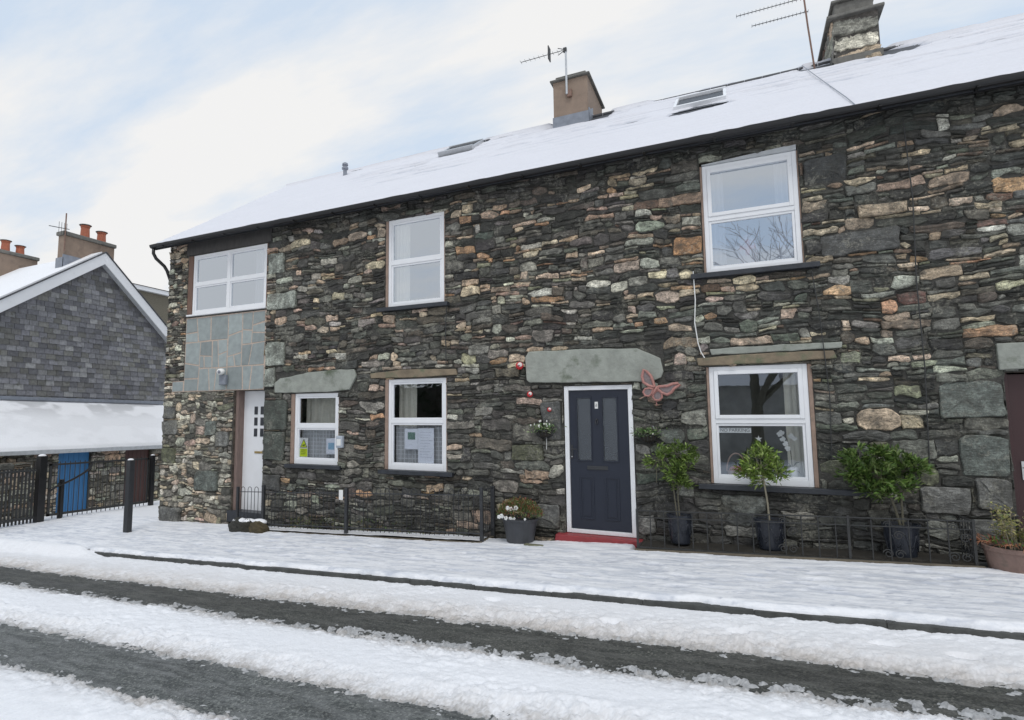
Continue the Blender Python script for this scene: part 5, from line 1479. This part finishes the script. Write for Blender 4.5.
L0 = (-18.0, 3.1, -1.0)
lh = empty('slate_hung_house', L0, 'grey slate hung gable house with a snowy lean-to across the yard', 'building')
GX = -18.0
def rl(y): return 6.96 + (y - 3.1) * .70 if y < 3.1 else 6.96 - (y - 3.1) * .854
# gable wall with individually hung slates
m = MB(); m.add([(GX, -3.0, -1.5), (GX, 6.2, -1.5), (GX, 6.2, rl(6.2) - .05), (GX, 3.1, rl(3.1) - .05), (GX, -3.0, rl(-3.0) - .05)], [(0, 1, 2, 3, 4)])
m.add([(GX, 6.2, -1.5), (-30, 6.2, -1.5), (-30, 6.2, rl(6.2) - .05), (GX, 6.2, rl(6.2) - .05)], [(0, 1, 2, 3)])
m.add([(-30, -3.0, -1.5), (GX, -3.0, -1.5), (GX, -3.0, rl(-3.) - .05), (-30, -3.0, rl(-3.) - .05)], [(0, 1, 2, 3)])
m.build('wall', M['roof_slate'], lh)
m = MB(); r_ = random.Random(77); row = 0; z = 2.0; slcol = [(.20, .20, .215), (.18, .18, .195), (.15, .15, .16), (.23, .23, .24), (.165, .162, .158), (.18, .178, .165), (.27, .27, .27)]
while z < 6.95:
    y = -1.4 + (row % 2) * .16; hgt = .155
    while y < 6.1:
        w = r_.choice([.23, .26, .29, .26])
        zt = z + hgt + .02
        if min(rl(y + .02), rl(y + w - .02)) - .12 > z + .03:
            zt = min(zt, min(rl(y), rl(y + w)) - .06)
            c = slcol[r_.randrange(len(slcol))]; v = r_.uniform(.72, 1.2); cc = tuple(k * v for k in c)
            t0 = .022 + r_.uniform(0, .008)
            a, b = y + .005, y + w - .005; dz = r_.uniform(-.005, .005)
            vs = [(GX + t0, a, z + dz), (GX + t0, b, z + dz), (GX + .008, b, zt), (GX + .008, a, zt), (GX + .0, a, z + dz), (GX + .0, b, z + dz)]
            m.add(vs, [(0, 1, 2, 3), (4, 5, 1, 0), (4, 0, 3), (5, 2, 1)], cc)
        y += w
    z += hgt; row += 1
m.build('slate_hanging', M['slates'], lh)
# roof + snow
m = MB()
for (ya, yb) in ((-3.3, 3.1), (3.1, 6.35)):
    m.add([(GX + .22, ya, rl(ya)), (GX + .22, yb, rl(yb)), (-30, yb, rl(yb)), (-30, ya, rl(ya)), (GX + .22, ya, rl(ya) - .06), (GX + .22, yb, rl(yb) - .06), (-30, yb, rl(yb) - .06), (-30, ya, rl(ya) - .06)],
          [(0, 3, 2, 1), (4, 5, 6, 7), (0, 1, 5, 4), (0, 4, 7, 3), (1, 2, 6, 5)])
lr = m.build('roof', M['roof_slate'], lh)
m = MB(); m.add([(GX + .19, -3.3, rl(-3.3) + .05), (GX + .19, 3.02, rl(3.02) + .05), (-30, 3.02, rl(3.02) + .06), (-30, -3.3, rl(-3.3) + .06), (GX + .19, -3.3, rl(-3.3)), (GX + .19, 3.02, rl(3.02)), (-30, 3.02, rl(3.02)), (-30, -3.3, rl(-3.3))],
      [(0, 3, 2, 1), (0, 1, 5, 4), (2, 6, 5, 1), (0, 4, 7, 3)], tuple(SNOWC)); m.build('roof_snow', M['snow'], lr)
m = MB()
for (ya, yb) in ((-3.3, 3.1), (3.1, 6.35)):
    for (o, t, dz0, dz1) in ((.225, .26, -.40, -.035),):
        v = []
        for xx in (GX + o, GX + t):
            v += [(xx, ya, rl(ya) + dz0), (xx, yb, rl(yb) + dz0), (xx, yb, rl(yb) + dz1), (xx, ya, rl(ya) + dz1)]
        m.add(v, [(0, 3, 2, 1), (4, 5, 6, 7), (0, 1, 5, 4), (3, 7, 6, 2), (0, 4, 7, 3), (1, 2, 6, 5)])
m.build('bargeboard', M['upvc'], lh, bevel=.008)
m = MB(); y = -3.2
for k in range(2):
    pass
m.add([(GX + .01, -3.3, rl(-3.3) - .38), (GX + .224, -3.3, rl(-3.3) - .38), (GX + .224, 3.1, rl(3.1) - .38), (GX + .01, 3.1, rl(3.1) - .38), (GX + .224, 6.35, rl(6.35) - .38), (GX + .01, 6.35, rl(6.35) - .38)], [(0, 1, 2, 3), (3, 2, 4, 5)])
m.build('soffit', M['upvc_grey'], lh)
m = MB()
for (a, b) in ((-3.3, 3.1), (3.1, 6.35)):
    m.tube([(GX + .27, a, rl(a) - .01), (GX + .27, b, rl(b) - .01)], .022, 6)
m.build('verge_tile', M['roof_slate'], lh)
# chimneys on left house
def lchim(x, y0, y1, z0, z1, pots, lab, parent, w=.30):
    q = MB(); q.box(x - w, x, y0, y1, z0, z1); c = q.build('chimney', M['brown_render'], parent, bevel=.01); c['label'] = lab
    q = MB(); q.box(x - w - .05, x + .05, y0 - .06, y1 + .05, z1 + .002, z1 + .13); q.build('cap', M['conc'], c, bevel=.03)
    for k, (py, h) in enumerate(pots):
        q = MB(); q.lathe(x - w / 2, py, [(.15, z1 + .13), (.14, z1 + .15), (.125, z1 + .13 + h * .7), (.14, z1 + .14 + h * .7), (.14, z1 + .13 + h * .85), (.12, z1 + .13 + h * .85)], 14); q.build('pot', M['terracotta'], c)
        q = MB(); q.lathe(x - w / 2, py, [(.18, z1 + .13 + h * .86), (.185, z1 + .13 + h * .9), (.02, z1 + .13 + h)], 12); q.build('cowl', M['conc'], c)
    return c
c = lchim(-18.35, 2.12, 3.80, 5.9, 7.33, ((2.86, .46), (3.42, .38)), 'brown rendered chimney with two red pots at the gable', lh)
q = MB(); q.box(-18.66, -18.33, 2.08, 2.118, 6.2, 6.62); q.box(-18.349, -18.33, 2.1, 2.9, 6.2, 6.72); q.build('flashing', M['lead'], c)
ch2 = MB()
# second house further along
nb = empty('neighbour_house', (-26, 3.1, -1.2), 'snow roofed house further left with its brown chimney showing over the gable', 'building')
m = MB(); m.box(-36, -30.01, -3.0, 6.2, -1.5, 3.0); m.build('wall', M['pebbledash'], nb)
m = MB(); m.add([(-30.0, -3.3, rl(-3.3) + .02), (-30.0, 3.1, rl(3.1) + .02), (-36, 3.1, rl(3.1) + .02), (-36, -3.3, rl(-3.3) + .02), (-30., 6.35, rl(6.35) + .02), (-36, 6.35, rl(6.35) + .02)], [(0, 3, 2, 1), (1, 2, 5, 4)], tuple(SNOWC)); m.build('roof', M['snow'], nb)
lchim(-22.4, 1.9, 3.62, 5.9, 7.36, ((2.60, .42), (3.08, .34)), 'further brown chimney with two red pots', lh)
# aerial on left chimney
e = empty('tv_aerial', (-18.3, 2.12, 6.8), 'small tv aerial strapped to the left house chimney', 'aerial', 'television aerials')
q = MB(); q.tube([(-18.28, 2.10, 6.8), (-18.28, 2.10, 8.0)], .02, 6); q.build('mast', M['rusty'], e)
q = MB(); q.tube([(-18.28, 1.6, 7.46), (-18.28, 2.22, 7.52)], .012, 5)
for k in range(4): q.tube([(-18.28, 1.9 + k * .08, 7.4 - .1), (-18.28, 1.9 + k * .08, 7.68)], .007, 4)
q.build('boom', M['iron'], e)
# lean-to : stone wall with doors
lg = np.random.default_rng(9); st3 = Stones(lg)
LX = -16.6
lholes = [(1.31, 2.24, -1.4, .76), (3.32, 4.20, -1.4, .76)]
# mapping: facing +x, u=y
for (u, z, w, h) in pack(lg, -3.0, 6.4, -1.4, .78, lholes, .12, .26, .12):
    st3.stone(u, z, w, h, pick(lg, dict(pale=9, grey=8, cream=6, tan=3, mid=4, sage=3, brown=2)), lg.uniform(.015, .04), None, T=lambda V: np.column_stack([LX - V[:, 1], V[:, 0], V[:, 2]]), gap=.012)
bk = MB()
for (a, b) in ((-3.0, 1.31), (2.24, 3.32), (4.20, 6.4)): bk.add([(LX, a, -1.5), (LX, b, -1.5), (LX, b, .8), (LX, a, .8)], [(0, 1, 2, 3)], (.10, .09, .07))
for (a, b, c_, d_) in lholes:
    bk.add([(LX, a, -1.5), (LX, a, .8), (LX - .3, a, .8), (LX - .3, a, -1.5)], [(0, 1, 2, 3)], (.10, .09, .07)); bk.add([(LX, b, -1.5), (LX, b, .8), (LX - .3, b, .8), (LX - .3, b, -1.5)], [(3, 2, 1, 0)], (.10, .09, .07))
lw = st3.build('lean_to_wall', M['stone_pale'], lh, bk)
for (a, b, mt, lab) in ((1.31, 2.24, 'blue_door', 'bright blue boarded door in the lean-to'), (3.32, 4.20, 'brown_door', 'brown boarded door in the lean-to')):
    q = MB(); n = 6; w = (b - a - .04) / n
    for k in range(n): q.box(LX - .12, LX - .07, a + .02 + k * w + .004, a + .02 + (k + 1) * w - .004, -1.35, .76)
    q.box(LX - .15, LX - .121, a, b, -1.4, .78)
    o = q.build('door', M[mt], lh); o['label'] = lab
    q = MB(); q.box(LX - .069, LX - .045, a + .06, a + .12, -.2, -.1); q.build('latch', M['iron'], o)
X, Y = np.meshgrid(np.linspace(-18.02, -16.33, 60), np.arange(-3.2, 6.5, .05))
Z = .86 + (-16.33 - X) * (2.22 - .86) / 1.69 + .02 * (fbm(X * 2, Y * 1.2, 3, 33) - .5)
Z -= .03 * sstep(-16.4, -16.33, X)
m = MB(); m.add([(-18.0, -3.2, 2.12), (-18.0, 6.5, 2.12), (-16.36, 6.5, .80), (-16.36, -3.2, .80)], [(0, 3, 2, 1)]); m.add([(-18.0, -3.2, 2.06), (-18.0, 6.5, 2.06), (-16.36, 6.5, .74), (-16.36, -3.2, .74)], [(0, 1, 2, 3)])
lt = m.build('lean_to_roof', M['roof_slate'], lh)
tn = (sstep(.50, .62, fbm(X * 2.5, Y * 1.3, 5, 34)) * (.15 + .85 * sstep(-17.2, -17.9, X)) + sstep(-16.45, -16.34, X) * .3)[..., None]
grid_mesh('roof_snow', X, Y, Z, SNOWC * (1 - .35 * tn), M['snow'], lt)
m = MB(); m.box(-16.35, -16.30, -3.2, 6.5, .72, .83); m.build('gutter', M['upvc_grey'], lt, bevel=.01)
m = MB(); m.box(-17.985, -17.90, -3.2, 6.3, 2.17, 2.27); m.build('flashing', M['lead'], lt, bevel=.01)
# low wall and hedge left of gate
st4 = Stones(lg)
for (u, z, w, h) in pack(lg, -5.0, .2, -1.2, .55, [], .12, .25, .11):
    st4.stone(u, z, w, h, pick(lg, dict(pale=5, grey=6, tan=5, mid=5, sage=3, brown=4, pink=3)), lg.uniform(.015, .04), None, T=lambda V: np.column_stack([-15.9 - V[:, 1], V[:, 0], V[:, 2]]), gap=.012)
bk = MB(); bk.box(-16.25, -15.9, -5.0, .2, -1.4, .55, (.13, .10, .07))
e = empty('garden_wall', (-16.0, -2.4, -1.2), 'low rubble garden wall behind the dark slatted railing', 'wall')
st4.build('masonry', M['stone_pale'], e, bk)
q = MB(); r_ = random.Random(55); pts = [(-15.9 + r_.uniform(-.3, .25), r_.uniform(-4.8, -1.2) , r_.uniform(.0, .72)) for _ in range(2600)]
pts = [p for p in pts if p[2] < .45 + .25 * math.sin(p[1] * 3)]
leaves(q, pts, .09, .04, [(.07, .10, .03), (.10, .14, .045), (.05, .07, .025), (.13, .12, .05)], r_=r_)
tag(q.build('ivy', M['leaf'], None, loc=(-15.9, -2.5, .2)), 'green ivy growing over the garden wall by the railing', 'ivy', None, 'stuff')
# house behind
e = empty('pebbledash_house', (-26, 12, -1.2), 'mossy brown house with white eaves seen between the gable and the terrace', 'building')
m = MB(); m.box(-34, -24.0, 6.8, 20, -1.5, 7.55); m.build('wall', M['pebbledash'], e)
m = MB(); m.box(-24.0 + .003, -23.8, 6.7, 20.1, 7.5, 7.68); m.build('fascia', M['upvc'], e)
m = MB(); m.add([(-23.75, 6.7, 7.70), (-23.75, 20.1, 7.70), (-29, 20.1, 8.6), (-29, 6.7, 8.6), (-34.2, 20.1, 7.7), (-34.2, 6.7, 7.7)], [(0, 1, 2, 3), (3, 2, 4, 5)]); m.build('roof', M['roof_slate'], e)

# =================================================================== across the road (mirrored in the window panes)
e = empty('cottage', (2, -24, 0), 'low stone cottage with snowy roof across the road, seen mirrored in the downstairs window', 'building')
q = MB(); q.box(-9, 7, -28, -24, -1.0, 3.4); q.build('wall', simple('pale_render', (.42, .41, .37), .9, .3, 2), e)
q = MB(); q.add([(-9.3, -23.7, 3.3), (7.3, -23.7, 3.3), (7.3, -26, 5.2), (-9.3, -26, 5.2), (7.3, -28.3, 3.3), (-9.3, -28.3, 3.3)], [(0, 1, 2, 3), (3, 2, 4, 5)], tuple(SNOWC)); q.build('roof', M['snow'], e)
for cx in (-6, -2, 3):
    q = MB(); q.box(cx, cx + 1.1, -24.0, -23.96, 1.0, 2.3); q.build('window', M['upvc'], e)
def bare_tree(x, y, z, H, seed, label):
    e = empty('bare_tree', (x, y, z), label, 'tree', 'trees across the road')
    r_ = random.Random(seed); tr = MB(); cr = MB()
    def grow(m, p, d, L, r, dep):
        q_ = p + d * L * .5 + Vector((r_.gauss(0, .04), r_.gauss(0, .04), 0)) * L; t = p + d * L
        (tr if dep < 2 else cr).tube([p, q_, t], [r, r * .8, r * .55], 6 if dep < 3 else 4, cap=False)
        if dep >= 6: return
        for _ in range(3):
            nd = (d + Vector((r_.gauss(0, .5), r_.gauss(0, .5), r_.gauss(.12, .28)))).normalized()
            grow(m, t if r_.random() < .6 else q_, nd, L * r_.uniform(.62, .85), r * .6, dep + 1)
    grow(tr, Vector((x, y, z)), Vector((0, 0, 1)), H * .26, H * .015, 0)
    tr.build('trunk', M['bark_mid'], e); cr.build('crown', M['snowy_bark'], e)
bare_tree(.6, -21, 0, 17, 8, 'tall bare winter tree across the road, nearest the cottage')
bare_tree(-11.5, -23, -.5, 12, 5, 'smaller bare winter tree across the road, further left')
e = empty('hedge', (-16, -20, -.8), 'tall dark evergreen hedge along the far side of the road', 'hedge')
q = MB(); r_ = random.Random(66)
pts = [(r_.uniform(-34, -9.5), -20 + r_.uniform(-.7, .7), r_.uniform(-1.2, 4.0 + .8 * math.sin(k * .01))) for k in range(9000)]
leaves(q, pts, .45, .22, [(.03, .045, .02), (.045, .06, .03)], r_=r_); q.build('foliage', M['leaf'], e)
q = MB(); q.box(-34, -9.5, -20.2, -19.8, -1.5, 3.4); q.build('branches', M['bark_dark'], e)

# =================================================================== CAMERA, LIGHT, SKY
cam = bpy.data.cameras.new('camera'); co = bpy.data.objects.new('camera', cam); COL.objects.link(co)
cam.sensor_fit = 'HORIZONTAL'; cam.sensor_width = 36.0; cam.lens = 598.0 / 1024.0 * 36.0
cam.shift_x = (512 - 430) / 1024.0; cam.clip_end = 2000; cam.clip_start = .05
p = math.atan(61 / 598.0)
hx, hy = -.4585, .8887
fwd = Vector((hx * math.cos(p), hy * math.cos(p), math.sin(p))); up = Vector((-hx * math.sin(p), -hy * math.sin(p), math.cos(p))); rt = fwd.cross(up)
mw = Matrix((rt, up, -fwd)).transposed().to_4x4(); mw.translation = Vector((0, -8.726, 1.5874)); co.matrix_world = mw
SC.camera = co

sun_el, sun_az = R(60), R(155)      # soft light from behind the camera, slightly from the left
sd = bpy.data.lights.new('sun', 'SUN'); sd.energy = 1.2; sd.angle = R(25); sd.color = (1, .96, .90)
so_ = bpy.data.objects.new('sun', sd); COL.objects.link(so_)
sv = Vector((math.sin(sun_az) * math.cos(sun_el), math.cos(sun_az) * math.cos(sun_el), math.sin(sun_el)))
so_.rotation_euler = sv.to_track_quat('Z', 'Y').to_euler(); so_.location = (0, -20, 20)

w = bpy.data.worlds.new('World'); SC.world = w; w.use_nodes = True
nt = w.node_tree; nt.nodes.clear()
out = nt.nodes.new('ShaderNodeOutputWorld'); bg = nt.nodes.new('ShaderNodeBackground'); bg.inputs['Strength'].default_value = .10
sky = nt.nodes.new('ShaderNodeTexSky'); sky.sky_type = 'NISHITA'; sky.sun_disc = False; sky.sun_elevation = sun_el; sky.sun_rotation = sun_az
sky.air_density = 1.0; sky.dust_density = 2.0; sky.ozone_density = 1.0
tc = nt.nodes.new('ShaderNodeTexCoord')
sp = nt.nodes.new('ShaderNodeSeparateXYZ'); nt.links.new(tc.outputs['Generated'], sp.inputs[0])
mz = N(nt, 'ShaderNodeMath', operation='MAXIMUM'); mz.inputs[1].default_value = 0.0; nt.links.new(sp.outputs[2], mz.inputs[0])
ad = N(nt, 'ShaderNodeMath', operation='ADD'); ad.inputs[1].default_value = .22; nt.links.new(mz.outputs[0], ad.inputs[0])
dv = []
for k in (0, 1):
    d_ = N(nt, 'ShaderNodeMath', operation='DIVIDE'); nt.links.new(sp.outputs[k], d_.inputs[0]); nt.links.new(ad.outputs[0], d_.inputs[1]); dv.append(d_)
cb = nt.nodes.new('ShaderNodeCombineXYZ'); nt.links.new(dv[0].outputs[0], cb.inputs[0]); nt.links.new(dv[1].outputs[0], cb.inputs[1])
mp = nt.nodes.new('ShaderNodeMapping'); mp.inputs['Rotation'].default_value = (0, 0, R(-8)); mp.inputs['Scale'].default_value = (.6, 1.6, 1); mp.inputs['Location'].default_value = (.2, 8.8, 0)
nt.links.new(cb.outputs[0], mp.inputs['Vector'])
n1 = noise(nt, mp.outputs[0], 1.5, 9, .58)
# clouds close up towards the horizon
cov = N(nt, 'ShaderNodeMath', operation='MULTIPLY_ADD'); cov.inputs[1].default_value = -.42; cov.inputs[2].default_value = .30; nt.links.new(mz.outputs[0], cov.inputs[0])
sm = N(nt, 'ShaderNodeMath', operation='ADD'); nt.links.new(n1.outputs['Fac'], sm.inputs[0]); nt.links.new(cov.outputs[0], sm.inputs[1])
msk = ramp(nt, sm.outputs[0], [(.52, 0.06), (.70, 1.0)])
skyb = mixc(nt, 1.0, sky.outputs[0], (1.0, 1.0, 1.0), 'MULTIPLY')
skyl = mixc(nt, .86, skyb, (6.9, 8.1, 9.6))
mx = mixc(nt, msk, skyl, (8.9, 8.88, 8.85))
nt.links.new(mx, bg.inputs['Color']); nt.links.new(bg.outputs[0], out.inputs[0])

SC.view_settings.view_transform = 'Standard'; SC.view_settings.look = 'None'; SC.view_settings.exposure = 0.0; SC.view_settings.gamma = 1.0
SC.view_settings.use_curve_mapping = False
SC.cycles.max_bounces = 8; SC.cycles.transparent_max_bounces = 12
